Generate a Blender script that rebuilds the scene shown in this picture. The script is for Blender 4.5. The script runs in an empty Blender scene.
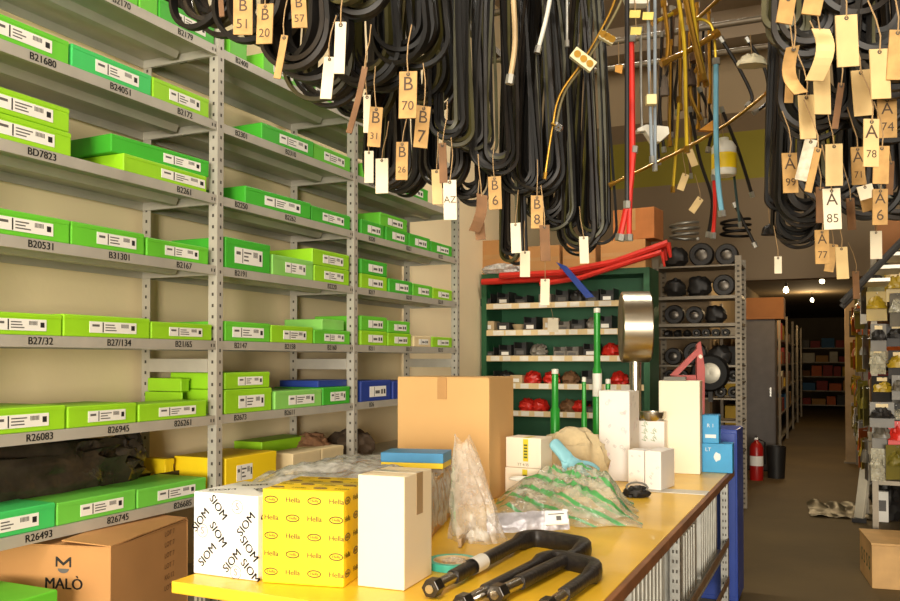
import bpy, bmesh, math, random
from mathutils import Vector, Matrix, noise
random.seed(7)
R = math.radians
scene = bpy.context.scene
COL = scene.collection

# ------------------------------------------------------------------ camera
F = 850.0; W, H = 900, 601
YAW = math.atan(388/F); PITCH = R(1.0); HORIZON = 359.0; EYE = 1.5
SH = HORIZON - H/2 - F*math.tan(PITCH)          # lens shift in pixels
_f = Vector((-math.sin(YAW)*math.cos(PITCH), math.cos(YAW)*math.cos(PITCH), math.sin(PITCH)))
_r = Vector((math.cos(YAW), math.sin(YAW), 0)); _u = _r.cross(_f)
cam = bpy.data.cameras.new('camera'); camo = bpy.data.objects.new('camera', cam); COL.objects.link(camo)
cam.sensor_width = 36; cam.lens = F/W*36; cam.shift_y = SH/W
camo.location = (0, 0, EYE); camo.rotation_euler = (R(90)+PITCH, 0, YAW)
cam.clip_start = .05; cam.clip_end = 200
scene.camera = camo

def ray(u, v): return _f + _r*((u-W/2)/F) + _u*((H/2+SH-v)/F)
EYEV = Vector((0, 0, EYE))
def atY(u, v, Y): d = ray(u, v); return EYEV + d*(Y/d.y)
def atX(u, v, X): d = ray(u, v); return EYEV + d*(X/d.x)
def atZ(u, v, Z): d = ray(u, v); return EYEV + d*((Z-EYE)/d.z)
def atD(u, v, zc): return EYEV + ray(u, v)*zc
def depth(p): return (Vector(p)-EYEV).dot(_f)

# ------------------------------------------------------------------ materials
def lin(c):
    c /= 255
    return c/12.92 if c <= .04045 else ((c+.055)/1.055)**2.4
MATS = {}
def M(name, rgb, rough=.5, metal=0., var=.12, scale=9., bump=0., bscale=None, coat=0., spec=.5):
    if name in MATS: return MATS[name]
    m = bpy.data.materials.new(name); m.use_nodes = True; nt = m.node_tree; n = nt.nodes; l = nt.links
    b = n['Principled BSDF']; c = [lin(x) for x in rgb]
    b.inputs['Roughness'].default_value = rough; b.inputs['Metallic'].default_value = metal
    b.inputs['Coat Weight'].default_value = coat; b.inputs['Specular IOR Level'].default_value = spec
    tc = n.new('ShaderNodeTexCoord'); nz = n.new('ShaderNodeTexNoise')
    nz.inputs['Scale'].default_value = scale; nz.inputs['Detail'].default_value = 5
    l.new(tc.outputs['Object'], nz.inputs['Vector'])
    rp = n.new('ShaderNodeValToRGB'); l.new(nz.outputs['Fac'], rp.inputs['Fac'])
    rp.color_ramp.elements[0].position = .3; rp.color_ramp.elements[1].position = .7
    rp.color_ramp.elements[0].color = (*[x*(1-var) for x in c], 1)
    rp.color_ramp.elements[1].color = (*[min(1, x*(1+var*.6)) for x in c], 1)
    l.new(rp.outputs['Color'], b.inputs['Base Color'])
    if bump:
        nb = n.new('ShaderNodeTexNoise'); nb.inputs['Scale'].default_value = bscale or scale*5; nb.inputs['Detail'].default_value = 6
        l.new(tc.outputs['Object'], nb.inputs['Vector'])
        bp = n.new('ShaderNodeBump'); bp.inputs['Strength'].default_value = bump; bp.inputs['Distance'].default_value = .01
        l.new(nb.outputs['Fac'], bp.inputs['Height']); l.new(bp.outputs['Normal'], b.inputs['Normal'])
    MATS[name] = m; return m
def film(name, rgb, alpha, rough=.18, stripe=None):
    """clear plastic film: see-through with glossy creases; optional printed stripes"""
    m = bpy.data.materials.new(name); m.use_nodes = True; nt = m.node_tree; n = nt.nodes; l = nt.links
    b = n['Principled BSDF']; out = n['Material Output']
    b.inputs['Base Color'].default_value = (*[lin(x) for x in rgb], 1); b.inputs['Roughness'].default_value = rough
    b.inputs['Specular IOR Level'].default_value = .8
    tr = n.new('ShaderNodeBsdfTransparent'); mx = n.new('ShaderNodeMixShader')
    tc = n.new('ShaderNodeTexCoord'); nz = n.new('ShaderNodeTexNoise'); nz.inputs['Scale'].default_value = 22; nz.inputs['Detail'].default_value = 6
    l.new(tc.outputs['Object'], nz.inputs['Vector'])
    bp = n.new('ShaderNodeBump'); bp.inputs['Strength'].default_value = .7; bp.inputs['Distance'].default_value = .02
    l.new(nz.outputs['Fac'], bp.inputs['Height']); l.new(bp.outputs['Normal'], b.inputs['Normal'])
    mr = n.new('ShaderNodeMapRange'); mr.inputs['From Min'].default_value = .35; mr.inputs['From Max'].default_value = .65
    mr.inputs['To Min'].default_value = alpha*.55; mr.inputs['To Max'].default_value = min(1, alpha*1.4)
    l.new(nz.outputs['Fac'], mr.inputs['Value']); fac = mr.outputs['Result']
    if stripe:
        wv = n.new('ShaderNodeTexWave'); wv.inputs['Scale'].default_value = 4.2; wv.inputs['Distortion'].default_value = 3.5
        wv.inputs['Detail'].default_value = 2; wv.bands_direction = 'DIAGONAL'
        l.new(tc.outputs['Object'], wv.inputs['Vector'])
        rp = n.new('ShaderNodeValToRGB'); rp.color_ramp.elements[0].position = .80; rp.color_ramp.elements[1].position = .90
        l.new(wv.outputs['Fac'], rp.inputs['Fac'])
        mc = n.new('ShaderNodeMix'); mc.data_type = 'RGBA'
        l.new(rp.outputs['Color'], mc.inputs[0]); mc.inputs[6].default_value = (*[lin(x) for x in rgb], 1)
        mc.inputs[7].default_value = (*[lin(x) for x in stripe], 1); l.new(mc.outputs[2], b.inputs['Base Color'])
        ma = n.new('ShaderNodeMath'); ma.operation = 'MAXIMUM'; l.new(fac, ma.inputs[0]); l.new(rp.outputs['Color'], ma.inputs[1]); fac = ma.outputs[0]
    l.new(fac, mx.inputs['Fac']); l.new(tr.outputs[0], mx.inputs[1]); l.new(b.outputs[0], mx.inputs[2])
    l.new(mx.outputs[0], out.inputs['Surface'])
    MATS[name] = m; return m
def emit(name, rgb, s):
    m = bpy.data.materials.new(name); m.use_nodes = True; b = m.node_tree.nodes['Principled BSDF']
    b.inputs['Emission Color'].default_value = (*[lin(x) for x in rgb], 1); b.inputs['Emission Strength'].default_value = s
    return m

steel = M('shelf paint grey', (188, 182, 168), .45, .25, .08)
hole = M('dark slot', (70, 64, 55), .8)
ink = M('black ink', (28, 27, 26), .6)
inkg = M('grey print', (95, 92, 88), .6)
white = M('white paper', (240, 236, 226), .6, 0, .04)
kraft = M('kraft card', (200, 160, 98), .75, 0, .1, 30)
tan = M('tan wood tag', (176, 138, 82), .75, 0, .26, 34)
cream = M('cream card', (228, 206, 160), .7, 0, .08)
card = M('corrugated cardboard', (190, 138, 82), .8, 0, .08, 4)
cardl = M('pale cardboard', (216, 172, 112), .8, 0, .05, 3)
cardd = M('dark cardboard', (140, 92, 52), .85, 0, .12, 4)
tape = M('brown tape', (188, 142, 88), .35)
rubber = M('black rubber', (17, 15, 13), .5, 0, .3, 14, spec=.22)
rubberb = M('brownish rubber', (30, 24, 19), .46, 0, .3, 14, spec=.3)
rubbero = M('olive rubber', (62, 58, 26), .45, 0, .3, 14, spec=.4)
blackm = M('black iron', (46, 42, 40), .42, .35, .25, 30, .25, 60)
darkp = M('dark parts', (40, 37, 35), .5, .3, .3)
chrome = M('bright steel', (205, 200, 190), .25, 1., .08)
galv = M('galvanised steel', (168, 166, 158), .42, .75, .2, 18)
brushed = M('brushed steel', (190, 180, 160), .28, 1., .15, 6)
redp = M('red plastic', (205, 40, 28), .4)
reds = M('faded red steel', (178, 82, 78), .55)
bluep = M('blue paint', (30, 62, 150), .4)
skyb = M('light blue card', (40, 150, 205), .5)
gpaint = M('green gloss paint', (40, 150, 50), .3, .1, .1)
rackg = M('dark green rack paint', (34, 92, 56), .5, .1, .12)
brass = M('brass', (196, 150, 62), .32, .9, .2)
yel = M('yellow passivated steel', (206, 172, 40), .4, .5, .2)
yelc = M('yellow card', (250, 214, 24), .5, 0, .04)
string = M('string', (150, 122, 84), .9)
olive = M('olive grey paint', (120, 108, 70), .6)

# ------------------------------------------------------------------ mesh builder
class MB:
    def __init__(s): s.v = []; s.f = []; s.mi = []; s.sm = []
    def add(s, vs, fs, mi=0, mtx=None, smooth=False):
        o = len(s.v)
        s.v += [tuple(mtx @ Vector(p)) if mtx else tuple(p) for p in vs]
        s.f += [tuple(i+o for i in f) for f in fs]; s.mi += [mi]*len(fs); s.sm += [smooth]*len(fs); return s
    def box(s, a, b, mi=0, mtx=None):
        x0, y0, z0 = a; x1, y1, z1 = b
        return s.add([(x0,y0,z0),(x1,y0,z0),(x1,y1,z0),(x0,y1,z0),(x0,y0,z1),(x1,y0,z1),(x1,y1,z1),(x0,y1,z1)],
                     [(0,3,2,1),(4,5,6,7),(0,1,5,4),(1,2,6,5),(2,3,7,6),(3,0,4,7)], mi, mtx)
    def tube(s, pts, r, seg=8, closed=False, mi=0, caps=True):
        pts = [Vector(p) for p in pts]; n = len(pts); rings = []
        up = None
        for i, p in enumerate(pts):
            a = pts[(i-1) % n] if (closed or i > 0) else p; b = pts[(i+1) % n] if (closed or i < n-1) else p
            t = (b-a).normalized()
            if up is None: up = Vector((0,0,1)) if abs(t.z) < .9 else Vector((1,0,0))
            x = t.cross(up); x = x.normalized() if x.length > 1e-6 else t.orthogonal().normalized()
            y = x.cross(t).normalized(); up = y
            rr = r[i] if isinstance(r, (list, tuple)) else r
            rings.append([p + x*math.cos(2*math.pi*k/seg)*rr + y*math.sin(2*math.pi*k/seg)*rr for k in range(seg)])
        vs = [q for g in rings for q in g]; fs = []
        for i in range(n if closed else n-1):
            j = (i+1) % n
            for k in range(seg): fs.append((i*seg+k, i*seg+(k+1)%seg, j*seg+(k+1)%seg, j*seg+k))
        s.add(vs, fs, mi, None, True)
        if not closed and caps:
            s.add(rings[0], [tuple(range(seg-1,-1,-1))], mi); s.add(rings[-1], [tuple(range(seg))], mi)
        return s
    def lathe(s, prof, seg=24, mtx=None, mi=0, smooth=True):
        vs = []; fs = []; m = len(prof)
        for k in range(seg):
            a = 2*math.pi*k/seg
            vs += [(r*math.cos(a), r*math.sin(a), z) for r, z in prof]
        for k in range(seg):
            j = (k+1) % seg
            for i in range(m-1): fs.append((k*m+i, j*m+i, j*m+i+1, k*m+i+1))
        return s.add(vs, fs, mi, mtx, smooth)
    def prism(s, poly, z0, z1, mi=0, mtx=None):
        n = len(poly); vs = [(x,y,z0) for x,y in poly] + [(x,y,z1) for x,y in poly]
        fs = [tuple(range(n-1,-1,-1)), tuple(range(n,2*n))] + [(i,(i+1)%n,n+(i+1)%n,n+i) for i in range(n)]
        return s.add(vs, fs, mi, mtx)
    def quad(s, p, mi=0, mtx=None): return s.add(p, [(0,1,2,3)], mi, mtx)
    def build(s, name, mats, parent=None, loc=(0,0,0), rotz=0., bevel=0., seg=2, rot=None):
        me = bpy.data.meshes.new(name); me.from_pydata(s.v, [], s.f)
        for i, p in enumerate(me.polygons): p.material_index = s.mi[i]; p.use_smooth = s.sm[i]
        for m in (mats if isinstance(mats, (list, tuple)) else [mats]): me.materials.append(m)
        if bevel:
            bm = bmesh.new(); bm.from_mesh(me); bmesh.ops.remove_doubles(bm, verts=bm.verts, dist=1e-6)
            es = [e for e in bm.edges if len(e.link_faces) == 2 and e.calc_face_angle(0) > .5]
            bmesh.ops.bevel(bm, geom=es, offset=bevel, segments=seg, affect='EDGES', profile=.5); bm.to_mesh(me); bm.free()
        me.validate(); me.set_sharp_from_angle(angle=R(40)) if any(s.sm) else None
        o = bpy.data.objects.new(name, me); COL.objects.link(o); o.parent = parent; o.location = loc
        o.rotation_euler = rot if rot else (0, 0, rotz); return o
def ebox(a, b, mi=0): return MB().box(a, b, mi)
ALL_LABELS = {}
def tag(o, label, cat, group=None, kind=None):
    o['label'] = label; o['category'] = cat
    if group: o['group'] = group
    if kind: o['kind'] = kind
    return o
def thing(name, label, cat, loc=(0,0,0), rotz=0., group=None):
    o = bpy.data.objects.new(name, None); COL.objects.link(o); o.empty_display_size = .05
    o.location = loc; o.rotation_euler = (0, 0, rotz); return tag(o, label, cat, group)
def struct(o): o['kind'] = 'structure'; return o
def dup(root, loc, rotz, label, group=None):
    r = root.copy(); COL.objects.link(r); r.location = loc; r.rotation_euler = (0, 0, rotz); r['label'] = label
    if group: r['group'] = group
    for ch in list(root.children):
        c = ch.copy(); COL.objects.link(c); c.parent = r
        for g in list(ch.children):
            d = g.copy(); COL.objects.link(d); d.parent = c
    return r

_txt = {}
def text_geo(t):
    if t not in _txt:
        cu = bpy.data.curves.new('lettering', 'FONT'); cu.body = t; cu.size = 1; cu.align_x = 'CENTER'; cu.align_y = 'CENTER'; cu.resolution_u = 3
        o = bpy.data.objects.new('lettering', cu); me = o.to_mesh()
        _txt[t] = ([v.co.copy() for v in me.vertices], [tuple(p.vertices) for p in me.polygons]); o.to_mesh_clear(); bpy.data.objects.remove(o)
    return _txt[t]
def put_text(mb, t, mtx, size, mi=0, bold=False):
    vs, fs = text_geo(t); mb.add([v*size for v in vs], fs, mi, mtx)
    if bold:
        for dx in (.025, .05): mb.add([v*size + Vector((dx*size, 0, 0)) for v in vs], fs, mi, mtx @ Matrix.Translation((0,0,.00005)))
FRONT = Matrix.Rotation(R(90), 4, 'X')                       # text plane facing local -Y
def front(x, z, y=-.0008, rot=0): return Matrix.Translation((x, y, z)) @ FRONT @ Matrix.Rotation(rot, 4, 'Z')
def side(y, z, x, rot=0): return Matrix.Translation((x, y, z)) @ Matrix.Rotation(R(90), 4, 'Z') @ FRONT @ Matrix.Rotation(rot, 4, 'Z')   # facing +X

# ------------------------------------------------------------------ room
LX = -2.97; CEIL = 4.9; BY = 9.8
def concrete(name, a, b, sc): 
    return M(name, a, .75, 0, .22, sc, .25, 14)
floor_m = concrete('worn brown concrete floor', (88, 71, 38), None, 1.2)
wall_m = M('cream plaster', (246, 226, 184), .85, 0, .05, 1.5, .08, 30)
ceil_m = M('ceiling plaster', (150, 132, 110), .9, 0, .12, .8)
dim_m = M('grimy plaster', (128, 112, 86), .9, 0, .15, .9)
struct(ebox((-6, -7, -.1), (6, 34, 0)).build('floor', floor_m))
struct(ebox((LX-.2, -7, 0), (LX, BY, CEIL)).build('wall_left', wall_m))
struct(ebox((-6, -7, CEIL), (6, BY+.2, CEIL+.2)).build('ceiling', ceil_m))
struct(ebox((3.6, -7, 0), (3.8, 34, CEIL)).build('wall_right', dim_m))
# back wall: cream above, a dark band, olive paint, then bare grimy plaster; with a wide doorway to the stores behind
bw = bpy.data.materials.new('banded back wall'); bw.use_nodes = True; nt = bw.node_tree
b = nt.nodes['Principled BSDF']; b.inputs['Roughness'].default_value = .85
tc = nt.nodes.new('ShaderNodeTexCoord'); sx = nt.nodes.new('ShaderNodeSeparateXYZ'); rp = nt.nodes.new('ShaderNodeValToRGB'); mr = nt.nodes.new('ShaderNodeMapRange')
nt.links.new(tc.outputs['Object'], sx.inputs[0]); nt.links.new(sx.outputs['Z'], mr.inputs['Value'])
mr.inputs['From Max'].default_value = 5.0; nt.links.new(mr.outputs[0], rp.inputs['Fac']); nt.links.new(rp.outputs[0], b.inputs['Base Color'])
rp.color_ramp.interpolation = 'CONSTANT'
for i, (p, c) in enumerate([(0, (120, 102, 78)), (3.46/5, (128, 116, 30)), (4.0/5, (112, 92, 66)), (4.2/5, (168, 146, 114))]):
    e = rp.color_ramp.elements[i] if i < 2 else rp.color_ramp.elements.new(p)
    e.position = p; e.color = (*[lin(x) for x in c], 1)
mb = MB(); mb.box((LX-.2, BY, 0), (-1.3, BY+.2, CEIL)); mb.box((-1.3, BY, 2.36), (1.3, BY+.2, CEIL)); mb.box((1.3, BY, 0), (3.6, BY+.2, CEIL))
struct(mb.build('wall_back', bw))
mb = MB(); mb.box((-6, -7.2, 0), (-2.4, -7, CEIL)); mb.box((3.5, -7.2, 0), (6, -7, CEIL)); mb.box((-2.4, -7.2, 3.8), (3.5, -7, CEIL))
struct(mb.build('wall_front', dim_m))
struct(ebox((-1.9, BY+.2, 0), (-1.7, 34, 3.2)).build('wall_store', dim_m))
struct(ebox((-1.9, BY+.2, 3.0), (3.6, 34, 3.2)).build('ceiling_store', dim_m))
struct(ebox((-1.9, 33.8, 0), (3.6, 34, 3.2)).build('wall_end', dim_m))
for i, y in enumerate((6.0, 8.6)):
    struct(ebox((LX, y, CEIL-.28), (3.6, y+.22, CEIL)).build('trim_beam' if i == 0 else 'trim_joist', ceil_m))

# ------------------------------------------------------------------ left shelving unit
SX = -2.5; SD = .43
POSTS = [1.45, 2.99, 4.16, 5.60]
LEV = [.871, 1.211, 1.541, 1.872, 2.187, 2.515, 2.85]        # undersides of the front lips
LIP = .04
shelving = thing('shelving_unit', 'tall grey perforated steel shelving full of green cartons along the cream wall', 'shelving', (SX, POSTS[0], 0))
def rel(p): return (p[0]-SX, p[1]-POSTS[0], p[2])
def upright(y, x, sgn):
    mb = MB(); h = 3.3
    mb.box((0, -.002, 0), (sgn*.045, .001, h)); mb.box((0, -.002, 0), (sgn*-.003, .038, h))
    for k in range(int(h/.05)):                               # slotted holes on both flanges
        z = .03+k*.05; a, b2 = sorted((sgn*.015, sgn*.026))
        mb.quad([(a,-.0026,z),(b2,-.0026,z),(b2,-.0026,z+.014),(a,-.0026,z+.014)], 1)
        if sgn < 0: mb.quad([(.0036,.015,z),(.0036,.025,z),(.0036,.025,z+.014),(.0036,.015,z+.014)], 1)
    return mb.build('upright', [steel, hole], shelving, rel((x, y, 0)))
for y in POSTS:
    upright(y, SX, -1); upright(y, SX-SD, 1)
codes = {(0,0): ['R26493','826745','826685'], (0,1): ['R26083','826945','826261'], (0,2): ['B27/32','B27/134','B21/65'],
         (0,3): ['B20531','B31301','B2167'], (0,4): ['BD7823','','B2261'], (0,5): ['B21680','B24051','B2172'], (0,6): ['','B2170','B2179'],
         (1,0): ['826/41','',''], (1,1): ['B2673','B2611',''], (1,2): ['B2147','B2158','B2160'], (1,3): ['B2191','','B2220'],
         (1,4): ['B2250','B2262',''], (1,5): ['B2301','B2310',''], (1,6): ['B2400','',''],
         (2,1): ['B26','','' ], (2,2): ['B211','B213','B215'], (2,3): ['B217','B218','B219'], (2,4): ['B220','B221','B222'], (2,5): ['B223','','']}
for bi in range(3):
    y0, y1 = POSTS[bi]+.003, POSTS[bi+1]-.004
    for li, z in enumerate([.45]+LEV):
        mb = MB(); zt = z+LIP
        mb.box((0, y0, zt-.004), (-SD, y1, zt)); mb.box((0, y0, z), (-.004, y1, zt-.004)); mb.box((-SD, y0, z), (-SD+.004, y1, zt-.004))
        mb.box((-.004, y0, z), (-SD+.004, y0+.004, zt-.004)); mb.box((-.004, y1-.004, z), (-SD+.004, y1, zt-.004))
        mb.box((-.02, y0+.01, z), (-.004, y1-.01, z+.003))
        mb.prism([(-.19, zt-.004), (-.26, zt-.004), (-.245, z+.006), (-.205, z+.006)], y0+.03, y1-.03, 0,   # stiffener fold under the board
                 Matrix(((1,0,0,0),(0,0,1,0),(0,1,0,0),(0,0,0,1))))
        for yy in (y0+.012, y0+.03, y1-.012, y1-.03):
            mb.quad([(.0004,yy-.004,z+.012),(.0004,yy+.004,z+.012),(.0004,yy+.004,z+.026),(.0004,yy-.004,z+.026)], 1)
        sh = mb.build('shelf', [steel, hole], shelving, (0, -POSTS[0], 0))
        li -= 1
        for k, t in enumerate(codes.get((bi, li), [])):
            if not t: continue
            yc = max(y0, 1.93) + (y1-max(y0, 1.93))*(k+.42)/3
            tx = MB(); put_text(tx, t, Matrix.Translation((.0008, yc, z+LIP/2)) @ side(0,0,0).to_3x3().to_4x4() , .036, 0, True)
            tx.build('handwritten_code', ink, sh)
for y in POSTS:                                               # end plates between front and rear uprights
    for z in (LEV[2]-.07,):
        ebox((-.045, -.006, z-.03), (-SD+.045, -.003, z+.03)).build('brace_plate', steel, shelving, rel((SX, y, 0)))

# ------------------------------------------------------------------ cartons on the shelving
CC = {'lime': M('lime card', (152, 212, 30), .5, 0, .06), 'green': M('green card', (104, 198, 48), .5, 0, .06), 'leaf': M('leaf green card', (66, 178, 44), .5, 0, .06),
      'teal': M('emerald card', (66, 198, 98), .5, 0, .06), 'pale': M('pale green card', (140, 208, 96), .55, 0, .06), 'blue': M('navy blue card', (36, 62, 148), .5, 0, .06),
      'yellow': yelc, 'cream': cream, 'apple': M('apple green card', (112, 202, 70), .5, 0, .06)}
CNAME = {'lime': 'lime green', 'green': 'grass green', 'leaf': 'deep green', 'teal': 'emerald green', 'pale': 'pale green', 'blue': 'navy blue', 'yellow': 'yellow', 'cream': 'cream', 'apple': 'apple green'}
def carton_parts(t, w, d, h, mat, sticker=True, sx=0., sw=.5, big=True, seam=True):
    mb = ebox((-w/2, 0, 0), (w/2, d, h)); c = mb.build('carton_body', mat, t, bevel=min(.004, h*.06), seg=2)
    fl = MB(); fl.box((-w/2+.002, -.0012, h*.80), (w/2-.002, .002, h-.004)); fl.box((w/2-.002, .004, h*.78), (w/2+.0012, d-.004, h-.004))
    if seam: fl.build('tuck_flap', mat, t)
    if sticker:
        st = MB(); a = w*sw; x0 = sx*w-a/2; z0, z1 = h*.2, h*.72; y = -.0016
        st.box((x0, y, z0), (x0+a, .001, z1), 0); y -= .0004
        q = lambda p, r, s, tt, m: st.quad([(x0+a*p, y, z0+(z1-z0)*s), (x0+a*r, y, z0+(z1-z0)*s), (x0+a*r, y, z0+(z1-z0)*tt), (x0+a*p, y, z0+(z1-z0)*tt)], m)
        q(.26, .285, .05, .95, 1)
        if big:
            for k in range(3): q(.32, .32+random.uniform(.15, .3), .2+.24*k, .3+.24*k, 2)
            for k in range(7): q(.66+.024*k, .675+.024*k, .5, .85, 2)
            q(.88, .96, .3, .75, 1); q(.05, .2, .55, .75, 2)
        else:
            q(.33, .6, .3, .6, 2); q(.68, .8, .25, .7, 2); q(.85, .95, .25, .7, 1)
        st.build('label_sticker', [white, ink, inkg], t)
    return t
SHELFN = ['lowest shelf', 'second shelf up', 'third shelf up', 'fourth shelf up', 'fifth shelf up', 'sixth shelf up', 'top shelf']
BAYN = ['near bay', 'middle bay', 'far bay']; ORD = ['first', 'second', 'third', 'fourth', 'fifth', 'sixth', 'seventh']
def shelf_carton(bay, lev, u0, u1, col, k=0, where='', h=.085, setback=.0, d=.32, rot=0., sticker=True, sx=.05, sw=.55, lift=None):
    x = SX-.006-setback
    z = LEV[lev]+LIP+.0005 + (k*(h+.0008) if lift is None else lift)
    Y0 = atX(u0, 359, x).y; Y1 = atX(u1, 359, x).y
    Y0 = max(Y0, POSTS[bay]+.012); Y1 = min(Y1, POSTS[bay+1]-.012)
    w = Y1-Y0-.004
    t = thing('carton', f"{CNAME[col]} carton, {where}, {SHELFN[lev]}, {BAYN[bay]}", 'box', (x, (Y0+Y1)/2, z), R(90)+rot, 'cartons on the steel shelving')
    return carton_parts(t, w, min(d, SD-.03-setback), h, CC[col], sticker, sx, sw, big=bay < 2)
# near bay
C = shelf_carton
C(0,6,92,136,'green',0,'first along from near end',sx=-.1); C(0,6,137,156,'green',0,'short one in the middle',sticker=False); C(0,6,157,213,'leaf',0,'beside the slotted upright')
C(0,5,-45,67,'green',0,'first along from near end'); C(0,5,69,150,'teal',0,'second along'); C(0,5,151,208,'lime',0,'beside the slotted upright')
C(0,4,-40,70,'lime',0,'under another at the near end'); C(0,4,-40,68,'lime',1,'on another at the near end')
C(0,4,122,206,'lime',0,'under a deep green one',h=.07,sx=.2); C(0,4,112,206,'leaf',0,'lying askew on a lime one',h=.072,rot=R(-3),sx=.2,sw=.4,setback=.02,lift=.0712)
C(0,3,-38,69,'green',0,'first along from near end'); C(0,3,70,144,'green',0,'second along',sx=.1); C(0,3,146,208,'green',0,'beside the slotted upright',h=.075)
C(0,2,-38,62,'lime',0,'first along from near end',h=.075); C(0,2,63,150,'lime',0,'second along',h=.08); C(0,2,151,212,'lime',0,'beside the slotted upright',h=.07)
C(0,1,-40,66,'lime',0,'first along from near end',h=.085); C(0,1,68,137,'lime',0,'second along',h=.078,d=.26); C(0,1,139,207,'lime',0,'beside the slotted upright',h=.07,d=.15)
C(0,1,182,213,'lime',0,'back row behind the front one',h=.1,setback=.17,d=.22,sticker=False); C(0,1,189,216,'lime',0,'highest of the back row',h=.06,setback=.18,d=.2,sticker=False,lift=.102)
C(0,0,-50,57,'teal',0,'first along from near end',h=.085,d=.22); C(0,0,58,137,'apple',0,'second along',h=.08,d=.24); C(0,0,138,207,'apple',0,'beside the slotted upright',h=.075,d=.26)
# middle bay
C(1,6,228,246,'green',0,'stubby one beside the slotted upright',sticker=False); C(1,6,262,298,'green',0,'second along'); C(1,6,300,350,'green',0,'third along',h=.07)
C(1,5,262,312,'leaf',0,'first along',sx=.1,rot=R(-2)); C(1,5,313,350,'green',0,'second along')
C(1,4,246,309,'leaf',0,'first along',sx=.05,rot=R(-2)); C(1,4,311,350,'leaf',0,'second along',h=.08)
C(1,3,225,270,'leaf',0,'tall one by the near upright',h=.14,sw=.62,sx=0); C(1,3,272,313,'pale',0,'second along',h=.1,sw=.5,setback=.0)
C(1,3,314,349,'lime',0,'under another by the far upright',h=.085); C(1,3,312,349,'lime',1,'on another by the far upright',h=.085)
C(1,2,225,270,'green',0,'first along',h=.09,sw=.7,sx=0); C(1,2,271,313,'lime',0,'second along',h=.085); C(1,2,314,350,'green',0,'third along',h=.075)
C(1,2,322,352,'pale',0,'back row',h=.06,setback=.05,sticker=False,lift=.078,d=.25)
C(1,1,225,272,'lime',0,'under another by the near upright',h=.11); C(1,1,225,270,'lime',0,'on another by the near upright',h=.075,lift=.112)
C(1,1,275,322,'pale',0,'third along',h=.09); C(1,1,323,350,'leaf',0,'fourth along',h=.095)
C(1,1,318,353,'blue',0,'flat one lying on green ones',h=.035,setback=.03,d=.25,sticker=False,lift=.097)
C(1,0,226,277,'yellow',0,'tall one by the near upright',h=.14,sx=-.15,sw=.3,d=.3)
C(1,0,293,321,'cream',0,'between a yellow box and a paper sack',h=.11,sticker=False,d=.16); C(1,0,322,344,'cream',0,'square one before the paper sack',h=.11,sticker=False,d=.16)
C(1,0,262,310,'lime',0,'back row behind the yellow box',h=.16,setback=.2,d=.18,sticker=False)
# far bay
C(2,5,397,428,'leaf',0,'half hidden by hanging tags',h=.08); C(2,5,362,394,'green',0,'beside the near upright')
C(2,4,361,384,'leaf',0,'first along'); C(2,4,386,408,'leaf',0,'under another'); C(2,4,380,407,'green',1,'on another',h=.08)
C(2,4,409,430,'leaf',0,'third along'); C(2,4,431,452,'leaf',0,'by the wall end',h=.075)
C(2,3,361,387,'lime',0,'first along',h=.085); C(2,3,361,387,'leaf',1,'on a lime one',h=.085); C(2,3,389,412,'leaf',0,'second along',h=.085)
C(2,3,413,432,'green',0,'third along',h=.08); C(2,3,433,452,'lime',0,'by the wall end',h=.075)
C(2,2,361,387,'lime',0,'first along under another'); C(2,2,361,387,'green',1,'first along on another'); C(2,2,388,411,'lime',0,'second along under another',h=.08)
C(2,2,388,410,'green',0,'second along on another',h=.075,lift=.081); C(2,2,414,431,'cream',0,'third along',h=.07); C(2,2,432,452,'lime',0,'by the wall end',h=.07)
C(2,1,361,391,'blue',0,'tall one by the near upright',h=.12); C(2,1,393,421,'blue',0,'behind the big cardboard box',h=.11); C(2,1,424,440,'lime',0,'behind the big cardboard box',h=.1)
# blue and black print on the yellow shelf box, near-bay yellow box
t = C(0,0,174,213,'yellow',0,'flat one behind green ones',h=.135,setback=.27,d=.13,sticker=False,lift=.0)
ebox((-.10, -.002, .02), (.1, 0, .075)).build('dark_print', M('dark print', (60, 50, 40), .6), t)

# blobs: crumpled bags, sacks
def blob(name, mat, parent, size, n=(36, 18), amp=.2, freq=3., flat=.0, seed=0, loc=(0,0,0), rotz=0., ridge=False, power=1.):
    vs = []; fs = []; nu, nv = n
    for j in range(nv+1):
        ph = math.pi*j/nv
        for i in range(nu):
            th = 2*math.pi*i/nu
            q = Vector((math.sin(ph)*math.cos(th), math.sin(ph)*math.sin(th), math.cos(ph)))
            sgn = lambda a: math.copysign(abs(a)**power, a)
            q2 = Vector((sgn(q.x), sgn(q.y), sgn(q.z)))
            s = noise.noise(q*freq+Vector((seed*7.1, 0, 0)))
            if ridge: s = .6-abs(s)*2.2
            s2 = noise.noise(q*freq*2.7+Vector((0, seed*3.3, 0)))
            r = 1+amp*s+amp*.5*s2
            p = Vector((q2.x*size[0]*r, q2.y*size[1]*r, q2.z*size[2]*r))
            p.z = max(p.z, -size[2]*flat) if flat is not None else p.z
            vs.append(p + Vector((0, 0, size[2]*flat)))
    for j in range(nv):
        for i in range(nu):
            k = (i+1) % nu
            fs.append((j*nu+i, (j+1)*nu+i, (j+1)*nu+k, j*nu+k))
    mb = MB().add(vs, fs, 0, None, True)
    o = mb.build(name, mat, parent, loc, rotz)
    return o
blackfilm = M('black shiny film', (58, 50, 42), .25, 0, .5, 9, 1., 14)
p = Vector((SX-.30, 2.16, LEV[0]+LIP+.001))
t = thing('wrapped_part', 'long part wrapped in black plastic film behind the emerald carton, lowest shelf', 'part', tuple(p), R(90))
o = blob('plastic_wrapping', blackfilm, t, (.66, .11, .15), (60, 20), .2, 3., .8, 3, ridge=True, power=.8)
o = blob('bunched_end', blackfilm, t, (.09, .06, .09), (30, 14), .3, 3., .5, 5, (.6, 0, .14), ridge=True)
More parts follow.
